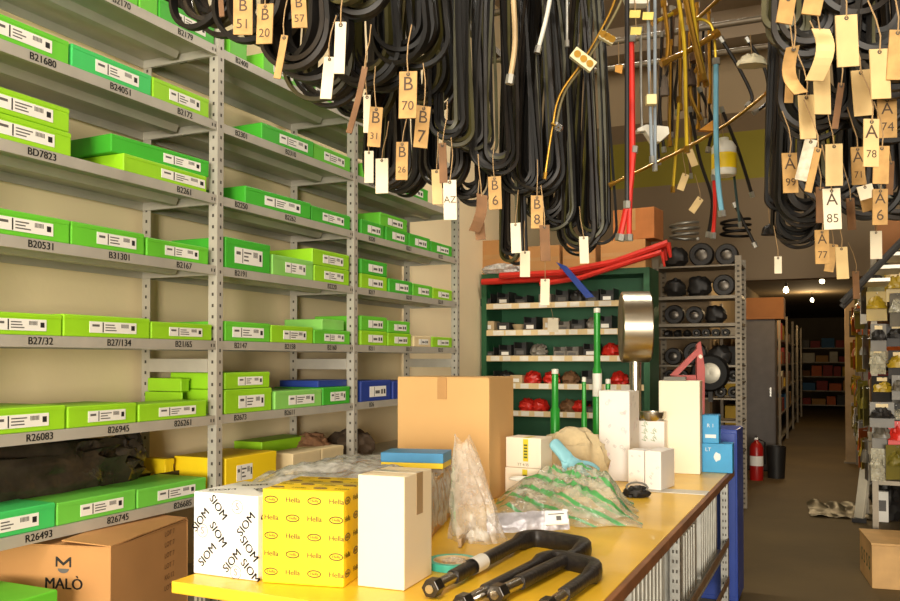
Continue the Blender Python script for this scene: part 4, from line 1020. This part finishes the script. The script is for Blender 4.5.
# ------------------------------------------------------------------ pipes, hoses and oddments on the rails between the belts
def pipe(pts, r, mat, name, label, cat, zc, parts=(), group=None):
    """pts: (u, v[, zc]) along the run"""
    P = [atD(q[0], q[1], q[2] if len(q) > 2 else zc) for q in pts]
    t = thing(name, label, cat, tuple(P[0]), 0, group)
    fine = []; n = len(P)
    for i in range(n-1):
        p0, p1, p2, p3 = P[max(i-1, 0)], P[i], P[i+1], P[min(i+2, n-1)]
        for s in range(6):
            s /= 6; fine.append(.5*((2*p1)+(p2-p0)*s+(2*p0-5*p1+4*p2-p3)*s*s+(3*p1-p0-3*p2+p3)*s**3))
    fine.append(P[-1])
    MB().tube([q-P[0] for q in fine], r, 8).build(name+'_body', mat, t)
    for k, e in ((0, fine[0]), (1, fine[-1])):
        d = (fine[1]-fine[0]).normalized() if k == 0 else (fine[-1]-fine[-2]).normalized()
        MB().tube([e-P[0]-d*.015, e-P[0]+d*.012], r*1.6, 6).build('end_fitting', MATS['brass'] if mat in (brass, yel) else galv, t)
    return t, P
g = 'pipes hanging from the rails'
pipe([(622,-30),(612,8),(585,58),(560,95),(552,130),(545,176)], .005, brass, 'brake_pipe', 'brass pipe running diagonally past the cream connector block', 'pipe', 3.3, group=g)
pipe([(632,-30),(618,8),(590,56),(565,92),(556,126)], .005, olive, 'brake_pipe', 'dull pipe running parallel to the diagonal brass pipe', 'pipe', 3.32, group=g)
for (u, v, w, h, rot, lbl) in [(583,60,26,12,-38,'cream connector block clipped on the diagonal brass pipe'), (607,38,16,8,-30,'small cream fitting at the bend of the diagonal brass pipe')]:
    p = atD(u, v, 3.25); k = 3.25/F
    t = thing('connector', lbl, 'fitting', tuple(p), YAW)
    mm = Matrix.Rotation(R(-rot), 4, 'Y')
    MB().box((-w*k/2, -.012, -h*k/2), (w*k/2, .012, h*k/2), 0, mm).build('block_body', M('cream plastic', (214, 204, 160), .45), t, bevel=.002)
    for s in (-.3, 0, .3): MB().lathe([(0, -.002), (.012, -.002), (.014, .004), (0, .004)], 12, mm @ Matrix.Translation((s*w*k, -.012, 0)) @ FRONT).build('screw', brass, t)
p = atD(559, 128, 3.25); t = thing('fitting', 'bright round fitting at the lower end of the diagonal pipes', 'fitting', tuple(p)); MB().lathe([(.004, -.008), (.014, -.008), (.016, 0), (.014, .008), (.004, .008)], 16, FRONT).build('ring', chrome, t); MB().tube([(-.03, .0, .02), (0, 0, 0)], .006, 6).build('stem', brass, t)
pipe([(553,-20),(547,15),(538,50)], .008, M('white tube', (214, 210, 196), .4), 'tube', 'white tube poking down above the black belts', 'tube', 3.1)
pipe([(567,-20),(567,44)], .006, galv, 'rod', 'grey rod hanging beside the white tube', 'rod', 3.3)
pipe([(512,-20),(515,40),(510,80)], .008, M('beige tube', (176, 150, 110), .4), 'tube', 'beige tube hanging among the straight belts', 'tube', 2.45)
pipe([(627,-20),(627,100),(627,205)], .009, M('graphite rod', (52, 50, 50), .35, .5), 'rod', 'long dark rod hanging in front of the red hose', 'rod', 3.2)
pipe([(631,40),(632,120),(631,180),(620,238)], .013, redp, 'hose', 'red hose hanging behind the long dark rod', 'hose', 3.5, group='red hoses')
pipe([(634,150),(630,195),(629,238)], .011, redp, 'hose', 'short red hose end next to the dark rod', 'hose', 3.5, group='red hoses')
pipe([(714,178),(715,205),(713,236)], .009, redp, 'hose', 'thin red hose hanging below the light blue hose', 'hose', 3.9, group='red hoses')
bluegrey = M('blue grey tube', (150, 160, 168), .25, .3)
pipe([(648,-20),(649,60),(652,160)], .007, bluegrey, 'tube', 'pale steel tube with a cream clip, nearer the dark rod', 'tube', 3.4, group='pair of pale tubes')
pipe([(655,-20),(655,60),(655,168)], .007, bluegrey, 'tube', 'pale steel tube hanging behind the white bracket', 'tube', 3.42, group='pair of pale tubes')
pipe([(641,30),(641,90),(642,130)], .006, galv, 'rod', 'grey rod between the dark rod and the pale tubes', 'rod', 3.6)
pipe([(716,62),(716,130),(718,180),(722,214)], .011, M('light blue hose', (110, 168, 190), .4), 'hose', 'light blue hose hanging among the brass pipes', 'hose', 3.6)
pipe([(732,150),(735,185),(740,225)], .006, M('dark teal hose', (52, 74, 74), .4), 'hose', 'dark teal hose hanging beside the light blue one', 'hose', 4.0)
pipe([(612,184),(650,166),(690,146),(730,122),(768,92)], .007, brass, 'brake_pipe', 'long straight brass pipe slanting across all hoses', 'pipe', 3.7, group=g)
ys = [([(676,-15),(684,40),(686,110),(687,150)], .008, 'vertical yellow pipe nearest the pale tubes'), ([(683,-15),(692,30),(703,78)], .012, 'thick yellow pipe leaning over the others'),
      ([(690,-15),(697,40),(706,84)], .009, 'yellow pipe beside the thick leaning one'), ([(664,62),(690,50),(716,34)], .012, 'thick yellow pipe running crosswise'),
      ([(690,20),(704,20),(713,30),(716,62)], .006, 'bright yellow pipe bent in an arc'), ([(664,4),(668,40),(666,62)], .009, 'short yellow pipe at the white bracket side'),
      ([(655,22),(676,12)], .009, 'short yellow pipe crossing the pale tubes'), ([(694,22),(722,-4)], .009, 'yellow pipe rising toward the ceiling joist'),
      ([(679,100),(676,150),(673,190)], .007, 'lowest yellow pipe over the brown carton'), ([(700,60),(690,90),(700,118)], .008, 'curved brass pipe under the crosswise one')]
for i, (pts, r, lbl) in enumerate(ys): pipe(pts, r, yel if i % 2 == 0 else brass, 'brake_pipe', lbl, 'pipe', 3.45+.04*i, group=g)
for i, (pts, lbl) in enumerate([([(722,40),(740,70),(752,96),(748,105)], 'dark cable looping under the pale plastic wrap'), ([(748,40),(765,70),(768,100),(755,112)], 'dark cable curving in a wide bow by the doorway'),
        ([(690,110),(700,160),(712,200),(708,235)], 'dark cable trailing below the orange bracket'), ([(722,110),(738,150),(752,195)], 'dark cable crossing the olive band'), ([(735,205),(745,225),(755,245)], 'dark cable end above the bare rack top'),
        ([(672,60),(660,100),(664,150)], 'dark cable behind the pale tubes'), ([(700,90),(712,120),(708,150)], 'brown cable beside the light blue hose')]):
    pipe(pts, .008, rubberb, 'cable', lbl, 'cable', 3.9+.05*i, group='dark cables')
rh_ = random.Random(44)
for i in range(16):
    u0 = 662+i*3.3+rh_.uniform(-2, 2); v0 = rh_.uniform(30, 85); L_ = rh_.uniform(55, 110); w_ = rh_.uniform(-6, 6)
    pipe([(u0, v0-25), (u0+w_*.4, v0+L_*.3), (u0+w_, v0+L_*.7), (u0+w_*.6, v0+L_)], rh_.uniform(.005, .009), [rubberb, M('brown hose', (96, 70, 46), .6), brass][i % 3], 'brake_hose',
         ['dark', 'brown', 'brass'][i % 3]+' brake hose hanging in the tangle between red and light blue hoses', 'hose', 3.9+.03*i, group=['dark', 'brown', 'brass'][i % 3]+' brake hoses in the tangle')
def lump(u, v, zc, sz, mat, name, label, cat, seed=1, amp=.25):
    p = atD(u, v, zc); k = zc/F
    t = thing(name, label, cat, tuple(p), YAW); blob(name+'_body', mat, t, (sz[0]*k/2, min(sz[0], sz[1])*k/2.4, sz[1]*k/2), (24, 14), amp, 2.6, 0, seed, ridge=True)
    MB().tube([(0, 0, sz[1]*k*.4), (0, .02, sz[1]*k*.5+.1)], .002, 5).build('string', string, t); return t
def plate(u, v, zc, poly, mat, name, label, cat, thick=.012):
    p = atD(u, v, zc); k = zc/F
    t = thing(name, label, cat, tuple(p), YAW); MB().prism([(x*k, y*k) for x, y in poly], -thick/2, thick/2, 0, FRONT).build(name+'_body', mat, t, bevel=.002)
    MB().tube([(0, 0, max(y for x, y in poly)*k-.004), (0, .01, max(y for x, y in poly)*k+.1)], .002, 5).build('string', string, t); return t
wp = M('white plastic', (236, 232, 216), .35)
plate(653, 133, 3.6, [(-17, 3), (-8, 7), (14, 5), (15, -2), (6, -10), (-2, -10), (-9, 1), (-17, 0)], wp, 'bracket', 'white plastic bracket hanging on the pale tubes', 'bracket', .05)
plate(637, 2, 3.4, [(-14, 6), (14, 6), (10, -4), (-10, -4)], wp, 'cap', 'white plastic cap at the top of the pale tubes', 'cap', .05)
for k, (u, v, lbl) in enumerate([(635, 14, 'upper yellow paper slip under the white cap'), (636, 31, 'lower yellow paper slip under the white cap'), (648, 16, 'yellow paper slip clipped on the pale tube')]):
    plate(u, v, 3.35, [(-5, 4), (6, 4), (5, -4), (-6, -4)], M('pale yellow paper', (216, 196, 100), .6), 'paper_slip', lbl, 'slip', .004)
plate(651, 100, 3.37, [(-5, 5), (5, 5), (5, -5), (-5, -5)], M('ivory clip', (222, 206, 150), .5), 'clip', 'cream clip holding the two pale tubes', 'clip', .03)
plate(619, 69, 3.6, [(-4, 4), (4, 4), (3, -5), (-4, -3)], M('orange paper', (210, 150, 60), .6), 'paper_slip', 'small orange slip on the rail beside the dark rod', 'slip', .004)
plate(708, 126, 3.7, [(-10, -5), (8, 8), (9, -6)], M('amber plastic', (190, 128, 40), .5), 'bracket', 'amber triangular bracket beside the light blue hose', 'bracket', .03)
lump(752, 66, 3.6, (28, 22), M('pale plastic wrap', (222, 212, 180), .5), 'plastic_wrap', 'pale wad of plastic wrap hanging before the ceiling', 'wrap', 61)
lump(697, 62, 3.8, (14, 34), M('brown rag', (92, 66, 44), .9), 'rag', 'brown rag hanging among yellow pipes', 'rag', 62)
lump(690, 86, 3.8, (12, 34), M('dark rag', (70, 54, 42), .9), 'rag', 'dark rag hanging under the yellow pipes', 'rag', 63)
lump(664, 96, 3.9, (9, 40), M('grey rag', (104, 92, 80), .9), 'rag', 'narrow grey rag behind the pale tubes', 'rag', 64)
p = atD(724, 176, 3.9); t = thing('canister', 'white plastic canister with yellow side hanging on the light blue hose', 'canister', tuple(p), YAW)
MB().lathe([(0, 0), (.05, 0), (.055, .01), (.055, .13), (.04, .155), (.022, .16), (.022, .175), (0, .175)], 28).build('canister_body', wp, t)
MB().lathe([(.0556, .03), (.0556, .1)], 28).build('yellow_band', yelc, t); MB().tube([(0, 0, .17), (-.02, 0, .32)], .002, 5).build('string', string, t)
for (u, v, rot, lbl) in [(696, 205, -35, 'slanted beige tag hanging below the canister'), (692, 158, 20, 'small beige tag on the long straight brass pipe'), (683, 182, -20, 'small beige tag over the brown carton')]:
    T(u, v, 7, 17, rot, 'c', '', lbl, 3.7)
lump(770, 235, 3.9, (16, 20), darkp, 'black_part', 'black lump hanging beside the doorway bundle', 'part', 66)

# ------------------------------------------------------------------ doorway, locker, extinguisher and corridor shelves
t = thing('steel_locker', 'tall dark grey steel locker in the corridor with a cardboard box on top', 'locker', (-.96, 12.1, 0))
lk = M('dark grey paint', (84, 78, 74), .55, .2)
ebox((-.2, 0, .02), (.2, .45, 2.03)).build('locker_body', lk, t, bevel=.004); ebox((-.19, -.014, .06), (.19, -.001, 2.0)).build('door', lk, t, bevel=.003)
ebox((.13, -.03, 1.0), (.15, -.014, 1.12)).build('handle', chrome, t); ebox((-.18, .02, 0), (.18, .43, .02)).build('plinth', darkp, t)
t = thing('cardboard_box', 'wide brown cardboard box lying on the grey locker', 'box', (-.92, 12.05, 2.0315))
ebox((-.27, 0, 0), (.27, .4, .29)).build('box_body', cardd, t, bevel=.004); ebox((-.27, .17, .29), (.27, .22, .291)).build('packing_tape', tape, t)
t = thing('fire_extinguisher', 'red fire extinguisher standing on the floor beside the locker', 'extinguisher', (-.93, 11.2, 0))
MB().lathe([(0, 0), (.075, 0), (.08, .02), (.08, .4), (.06, .45), (.025, .48), (.025, .5), (0, .5)], 28).build('cylinder_body', M('extinguisher red', (170, 24, 20), .35), t)
mb = ebox((-.02, -.02, .5), (.02, .02, .53)); mb.build('valve', chrome, t); ebox((-.015, -.09, .53), (.015, .03, .545)).build('handle', darkp, t)
MB().tube([(.02, 0, .51), (.1, 0, .47), (.1, 0, .2)], .011, 8).build('hose', rubber, t); MB().lathe([(.0806, .18), (.0806, .3)], 28).build('label_sticker', white, t)
t = thing('waste_can', 'dark metal can standing behind the extinguisher', 'can', (-.72, 11.5, 0)); MB().lathe([(0, 0), (.1, 0), (.12, .4), (.115, .4), (.095, .01), (0, .01)], 24).build('can_body', darkp, t)

def stock_shelf(name, label, x0, x1, y0, y1, zs, height, face_dir):
    t = thing(name, label, 'shelving', (x0, y0, 0)); w, l = x1-x0, y1-y0
    n = max(2, int(l/2)+1)
    for k in range(n):
        y = (l-.04)*k/(n-1)
        for x in (0, w-.04): ebox((x, y, 0), (x+.04, y+.04, height)).build('post', oldsteel, t)
    for z in zs: ebox((.041, 0, z-.03), (w-.041, l, z)).build('shelf', oldsteel, t)
    return t
pal = [('brown', M('stock brown', (128, 86, 50), .8)), ('dull red', M('stock red', (150, 36, 24), .6)), ('orange', M('stock orange', (206, 96, 30), .6)), ('black', darkp), ('grey', M('stock grey', (110, 104, 96), .6)),
       ('tan', M('stock tan', (186, 140, 82), .8)), ('pale', M('stock pale', (206, 196, 170), .6)), ('blue', M('stock blue', (36, 96, 140), .6)), ('yellow', M('stock yellow', (200, 160, 30), .6))]
rs = random.Random(17)
def fill(x0, x1, y0, y1, zs, gap, weights, where, group, step=(.22, .45), front_x=None, rows=None):
    for li, z in enumerate(zs):
        y = y0+.08; n = 0
        while y < y1-.3:
            L = rs.uniform(*step); hh = rs.uniform(.35, .85)*gap; nm, m = rs.choices(pal, weights)[0]
            d = x1-x0-.1
            kind = rs.choice(['box', 'box', 'part'])
            t = thing('stock_box' if kind == 'box' else 'machine_part', f"{nm} {'box' if kind == 'box' else 'machine part'} {where}", 'box' if kind == 'box' else 'part', ((x0+x1)/2, y+L/2, z+.0005), 0, f"{nm} {'boxes' if kind == 'box' else 'parts'} {where}")
            if kind == 'box':
                ebox((-d/2, -L/2+.01, 0), (d/2, L/2-.01, hh)).build('box_body', m, t, bevel=.006)
                if rs.random() < .6: ebox((-.08, -L/2+.008, hh*.3), (.08, -L/2+.0099, hh*.65)).build('label_sticker', white, t)
            else: blob('part_body', m, t, (d*.45, L*.42, hh*.5), (18, 10), .2, 2, .9, n+li*5)
            y += L+.02; n += 1
SZ = [.12, .55, .98, 1.41, 1.84]
stock_shelf('stock_shelving', 'long dark shelving along the corridor behind the locker', -1.55, -.86, 12.8, 24, SZ, 2.3, 1)
fill(-1.55, -.86, 12.8, 19.5, SZ[1:], .36, [3, 3, 2, 4, 2, 2, .6, .5, 1], 'on the corridor shelving behind the locker', '', (.35, .7))
stock_shelf('stock_shelving', 'dark shelving closing the far end of the corridor', -1.2, .9, 28, 28.5, SZ, 2.4, 1)
for li, z in enumerate(SZ[0:]):
    x = -1.0
    while x < .75:
        L = rs.uniform(.2, .4); nm, m = rs.choices(pal, [2, 4, 1, 2, 2, 1, 1.5, .6, .6])[0]
        t = thing('stock_box', f"{nm} box on the shelving at the corridor's far end", 'box', (x+L/2, 28.05, z+.0005), 0, f"{nm} boxes at the corridor's far end")
        ebox((-L/2+.01, 0, 0), (L/2-.01, .35, rs.uniform(.15, .34))).build('box_body', m, t); x += L+.02
stock_shelf('stock_shelving', 'tall shelving hung with packs on the wall side of the corridor', .22, .85, 6.9, 13.4, [.62, 1.05, 1.5, 1.95], 2.25, -1)
fill(.26, .85, 7.0, 13.2, [.62, 1.05, 1.5, 1.95], .38, [2, 1.2, 1.2, 4, 3, 1, 1.5, .6, 2], 'on the tall shelving hung with packs', '', (.3, .55))
stock_shelf('stock_shelving', 'farther corridor shelving beyond the pale post', .24, .85, 14.4, 24, SZ, 2.3, -1)
fill(.24, .85, 14.4, 20, SZ[1:], .36, [2, 4, 1, 3, 2, 1, 1, 1.5, .5], 'on the corridor shelving beyond the pale post', '', (.4, .8))
t = thing('wooden_post', 'pale square post at the end of the tall shelving in the corridor', 'post', (.16, 13.6, 0)); ebox((-.07, -.07, .0), (.07, .07, 2.35)).build('post_body', M('pale post paint', (178, 152, 116), .7), t, bevel=.004); ebox((-.09, -.09, 0), (.09, .09, .02)).build('base_plate', oldsteel, t)
# packs hung on the shelving front
packc = [('yellow', M('yellow pack', (158, 130, 24), .4)), ('orange', M('orange pack', (176, 86, 28), .4)), ('clear', film('clear pack', (190, 184, 160), .6)), ('red', redp), ('grey', M('grey pack', (98, 92, 80), .4)), ('olive', M('olive pack', (104, 94, 28), .4))]
rowsn = ['lowest', 'second', 'third', 'fourth']
for r_, z in enumerate((.75, 1.15, 1.55, 1.95)):
    for c_ in range(13):
        y = 7.1+c_*.46; ci = rs.choices(range(6), [3, 1.4, 3, .8, 3, 2])[0]; nm, m = packc[ci]
        t = thing('blister_pack', f"{nm} pack hooked on the tall corridor shelving, {rowsn[r_]} row", 'pack', (.19, y, z), R(-90)+R(rs.uniform(-35, 35)), f"{nm} packs, {rowsn[r_]} row")
        w, h = rs.uniform(.12, .2), rs.uniform(.22, .34)
        ebox((-w/2, -.004, -h/2), (w/2, 0, h/2)).build('backing_card', m if ci != 2 else white, t)
        blob('bulge', m, t, (w*.42, .03, h*.3), (18, 10), .2, 2, 0, c_+r_*3, (0, -.012, -.02))
        MB().tube([(0, -.03, h/2-.02), (0, .03, h/2-.02)], .003, 6).build('hook', galv, t)
# packs hooked on the end of that shelving, facing the camera
endp = [[5, 0, 4, 2], [0, 2, 4, 5], [4, 5, 1, 2], [2, 0, 3, 4], [0, 4, 2, 0], [5, 2, 4, 1], [4, 3, 2, 4], [2, 5, 0, 3]]
colsn = ['column nearest the corridor', 'second column from the corridor', 'third column from the corridor', 'column at the frame edge']
for r_ in range(8):
    for c_ in range(4):
        ci = endp[r_][c_]; nm, m = packc[ci]; z = 2.04-.185*r_+rs.uniform(-.03, .03); yy = 6.87-.035*((r_+c_) % 3)
        t = thing('blister_pack', f"{nm} pack on the shelving end, {ORD[r_] if r_ < 7 else 'lowest'} row down, {colsn[c_]}", 'pack', (.265+.125*c_+rs.uniform(-.02, .02), yy, z), R(rs.uniform(-28, 28)), 'packs hooked on the shelving end')
        w, h = rs.uniform(.09, .16), rs.uniform(.16, .25)
        ebox((-w/2, -.004, -h/2), (w/2, 0, h/2)).build('backing_card', [m, MATS['grey pack'], darkp][rs.randrange(3)], t)
        blob('bulge', m if rs.random() < .7 else darkp, t, (w*.45, .05, h*.36), (20, 12), .4, 2.6, 0, c_+r_*3, (0, -.02, -.02), ridge=True)
        if rs.random() < .4: ebox((-w*.25, -.0062, h*.3), (w*.25, -.0042, h*.44)).build('label_sticker', cream, t)
        MB().tube([(0, -.03, h/2-.012), (0, 6.9-yy, h/2-.012)], .003, 6).build('hook', galv, t)
# leaning boards, mat, crate, stair, box over the stairs
a = atZ(859, 522, 0); b2 = atD(870, 432, depth(a)+.1)
t = thing('metal_bar', 'pale metal bar leaning on the tall shelving above the mat', 'bar', tuple(a)); mb = MB(); dv = b2-a
mt = dv.to_track_quat('Z', 'Y').to_matrix().to_4x4(); mb.box((-.045, -.02, 0), (.045, .02, dv.length), 0, mt); mb.build('bar_body', M('pale metal bar', (226, 216, 192), .45, .3), t, bevel=.003)
ebox((-.06, -.05, 0), (.06, .05, .04)).build('bar_foot', darkp, t)
c = atZ(846, 512, 0)
t = thing('plastic_sheet', 'crumpled grey plastic sheet on the corridor floor', 'sheet', (c.x-.02, c.y, .002), R(5))
sheet('sheet_film', M('grey green sheet', (78, 72, 50), .4, 0, .4, 8), t, 30, 24, lambda a, b: (-.32+.6*a+.04*noise.noise(Vector((b*3, 1, 2))), -.4+.8*b, .004+.075*abs(noise.noise(Vector((a*3.5, b*3.5, 5))))))
for k, (u, v, r, m, lbl) in enumerate([(885, 505, .13, darkp, 'black engine part on the floor behind the crate'), (893, 480, .14, darkp, 'dark machine part heaped behind the pale bar'), (872, 480, .11, M('clear scrap', (160, 150, 128), .4), 'pale scrap heap under the pale bar'), (879, 508, .05, white, 'small white carton among dark parts on the floor'), (886, 492, .06, cardd, 'small brown carton among dark parts')]):
    p = atZ(u, v+14, 0)
    t = thing('machine_part' if k < 3 else 'small_box', lbl, 'part' if k < 3 else 'box', (p.x+.03, p.y, .001))
    if k < 3: blob('part_body', m, t, (r, r*1.1, r*1.6), (26, 14), .35, 2.5, .9, 71+k, ridge=True); MB().lathe([(.02, 0), (.05, 0), (.05, .02), (.02, .02), (.02, 0)], 16, Matrix.Translation((-r*.6, -r, r*1.5)) @ FRONT).build('ring', chrome, t)
    else: ebox((-r, 0, 0), (r, r*1.6, .28)).build('box_body', m, t, bevel=.004); ebox((-r*.6, -.001, .1), (r*.6, 0, .2)).build('label_sticker', inkg, t)
c = atZ(867, 588, 0)
t = thing('wooden_crate', 'pale wooden crate with green marks on its side on the corridor floor', 'crate', (c.x+.03, c.y, .001), R(7))
wd_ = M('pale wood', (200, 158, 100), .65, 0, .18, 6)
ebox((0, 0, 0), (.42, .5, .28)).build('crate_body', wd_, t, bevel=.004); ebox((-.004, -.004, .281), (.424, .504, .296)).build('lid', wd_, t, bevel=.002)
pr = MB(); [put_text(pr, 'S', Matrix.Translation((-.0008, .1+.1*k, .14)) @ Matrix.Rotation(R(-90), 4, 'Z') @ FRONT, .13, 0, True) for k in range(4)]; pr.build('green_marks', M('green stencil', (30, 92, 52), .6), t)
# steel stair going up on the wall side
st = thing('steel_stair', 'dark steel stair with pale open treads rising at the frame edge', 'stair', (.2, 6.1, 0))
P0 = atD(842, 303, 5.5); P1 = atD(915, 229, 5.5); off = Vector((-.2, P0.y-P0.y-6.1, 0))
for s_i in (0, .5):
    MB().tube([Vector((P0.x, P0.y+s_i, P0.z))+off, Vector((P1.x, P0.y+s_i, P1.z))+off], .022, 8).build('stringer', M('black stair paint', (40, 38, 36), .5), st)
for k in range(5):
    q = P0.lerp(P1, .3+k*.17)+off
    ebox((q.x-.02, P0.y-6.1+.025, q.z-.01), (q.x+.15, P0.y-6.1+.475, q.z+.012)).build('tread', M('pale tread', (206, 198, 182), .4, .3), st)
a, b2 = atD(866, 262, 7.2), atD(894, 262, 7.2)
t = thing('cardboard_box', 'brown cardboard box on the tall shelving behind the white tag', 'box', (.48, 7.05, 2.2515)); w = .42
ebox((-w/2, 0, 0), (w/2, .35, .34)).build('box_body', cardd, t, bevel=.004); ebox((-w/2, .15, .34), (w/2, .2, .341)).build('packing_tape', tape, t)
# bulbs deep in the stores; the last two are added to brighten the shelves
bm_ = emit('bulb glow', (255, 236, 190), 10)
for (u, v, zc, lbl) in [(800, 264, 10.2, 'small lit bulb hanging just inside the doorway lintel'), (822, 281, 14, 'small lit bulb hanging deeper in the corridor'), (812, 300, 19, 'farthest small bulb, added to brighten the corridor'), (786, 290, 12.5, 'bulb added above the box on the locker to brighten shelves')]:
    p = atD(u, v, zc); p.z = min(p.z, 2.9)
    t = thing('light_bulb', lbl, 'lamp', tuple(p)); MB().lathe([(0, -.045), (.03, -.035), (.04, 0), (.025, .035), (.014, .05)], 16).build('bulb', bm_, t)
    MB().lathe([(.016, .05), (.02, .055), (.02, .1), (0, .1)], 12).build('socket', darkp, t); zt = 3.0 if p.y > BY+.2 else 4.0
    MB().tube([(0, 0, .1), (0, 0, (3.0 if p.y > BY+.2 else CEIL)-p.z)], .004, 6).build('flex', darkp, t)
    ld = bpy.data.lights.new('bulb_light', 'POINT'); ld.energy = 42 if p.y > BY+1.2 else 12; ld.color = (1, .72, .38); ld.shadow_soft_size = .06
    lo = bpy.data.objects.new('bulb_light', ld); COL.objects.link(lo); lo.location = (p.x, p.y-.0, p.z-.13)

# ------------------------------------------------------------------ light
wo = bpy.data.worlds.new('world'); scene.world = wo; wo.use_nodes = True
bg = wo.node_tree.nodes['Background']; bg.inputs[0].default_value = (.95, .97, 1, 1); bg.inputs[1].default_value = 1.0
def area(name, loc, rot, sx, sy, e, col):
    ld = bpy.data.lights.new(name, 'AREA'); ld.shape = 'RECTANGLE'; ld.size = sx; ld.size_y = sy; ld.energy = e; ld.color = col
    o = bpy.data.objects.new(name, ld); COL.objects.link(o); o.location = loc; o.rotation_euler = rot; return o
area('doorway_daylight', (.5, -6.9, 2.3), (R(88), 0, R(6)), 5.6, 3.4, 760, (1, .93, .80))
area('low_daylight', (2.4, -6.6, 1.6), (R(90), 0, R(22)), 1.6, 1.6, 640, (1, .91, .76))
tube_glow = emit('tube glow', (255, 244, 220), 6)  # unseen overhead battens, added to brighten the bench top and floor
for (x, y, z, e, lbl) in [(-.7, .9, 4.3, 90, 'unseen batten added over the near bench end'), (-1.3, 5.7, 4.5, 62, 'unseen batten added before the green rack'), (-.3, 7.4, 4.6, 9, 'unseen batten added over the corridor mouth')]:
    t = thing('added_batten', lbl, 'lamp', (x, y, z), 0, 'added overhead battens')
    ebox((-.6, -.06, .03), (.6, .06, .09)).build('housing', white, t); MB().tube([(-.57, 0, 0), (.57, 0, 0)], .018, 10).build('tube', tube_glow, t)
    for sx_ in (-.5, .5): MB().tube([(sx_, 0, .09), (sx_, 0, CEIL-z)], .006, 6).build('drop_rod', galv, t)
    area('added_batten_light', (x, y, z-.03), (0, 0, 0), 1.15, .1, e, (1, .93, .8))
scene.view_settings.view_transform = 'Standard'; scene.view_settings.look = 'None'; scene.view_settings.gamma = 1
scene.view_settings.exposure = -0.02
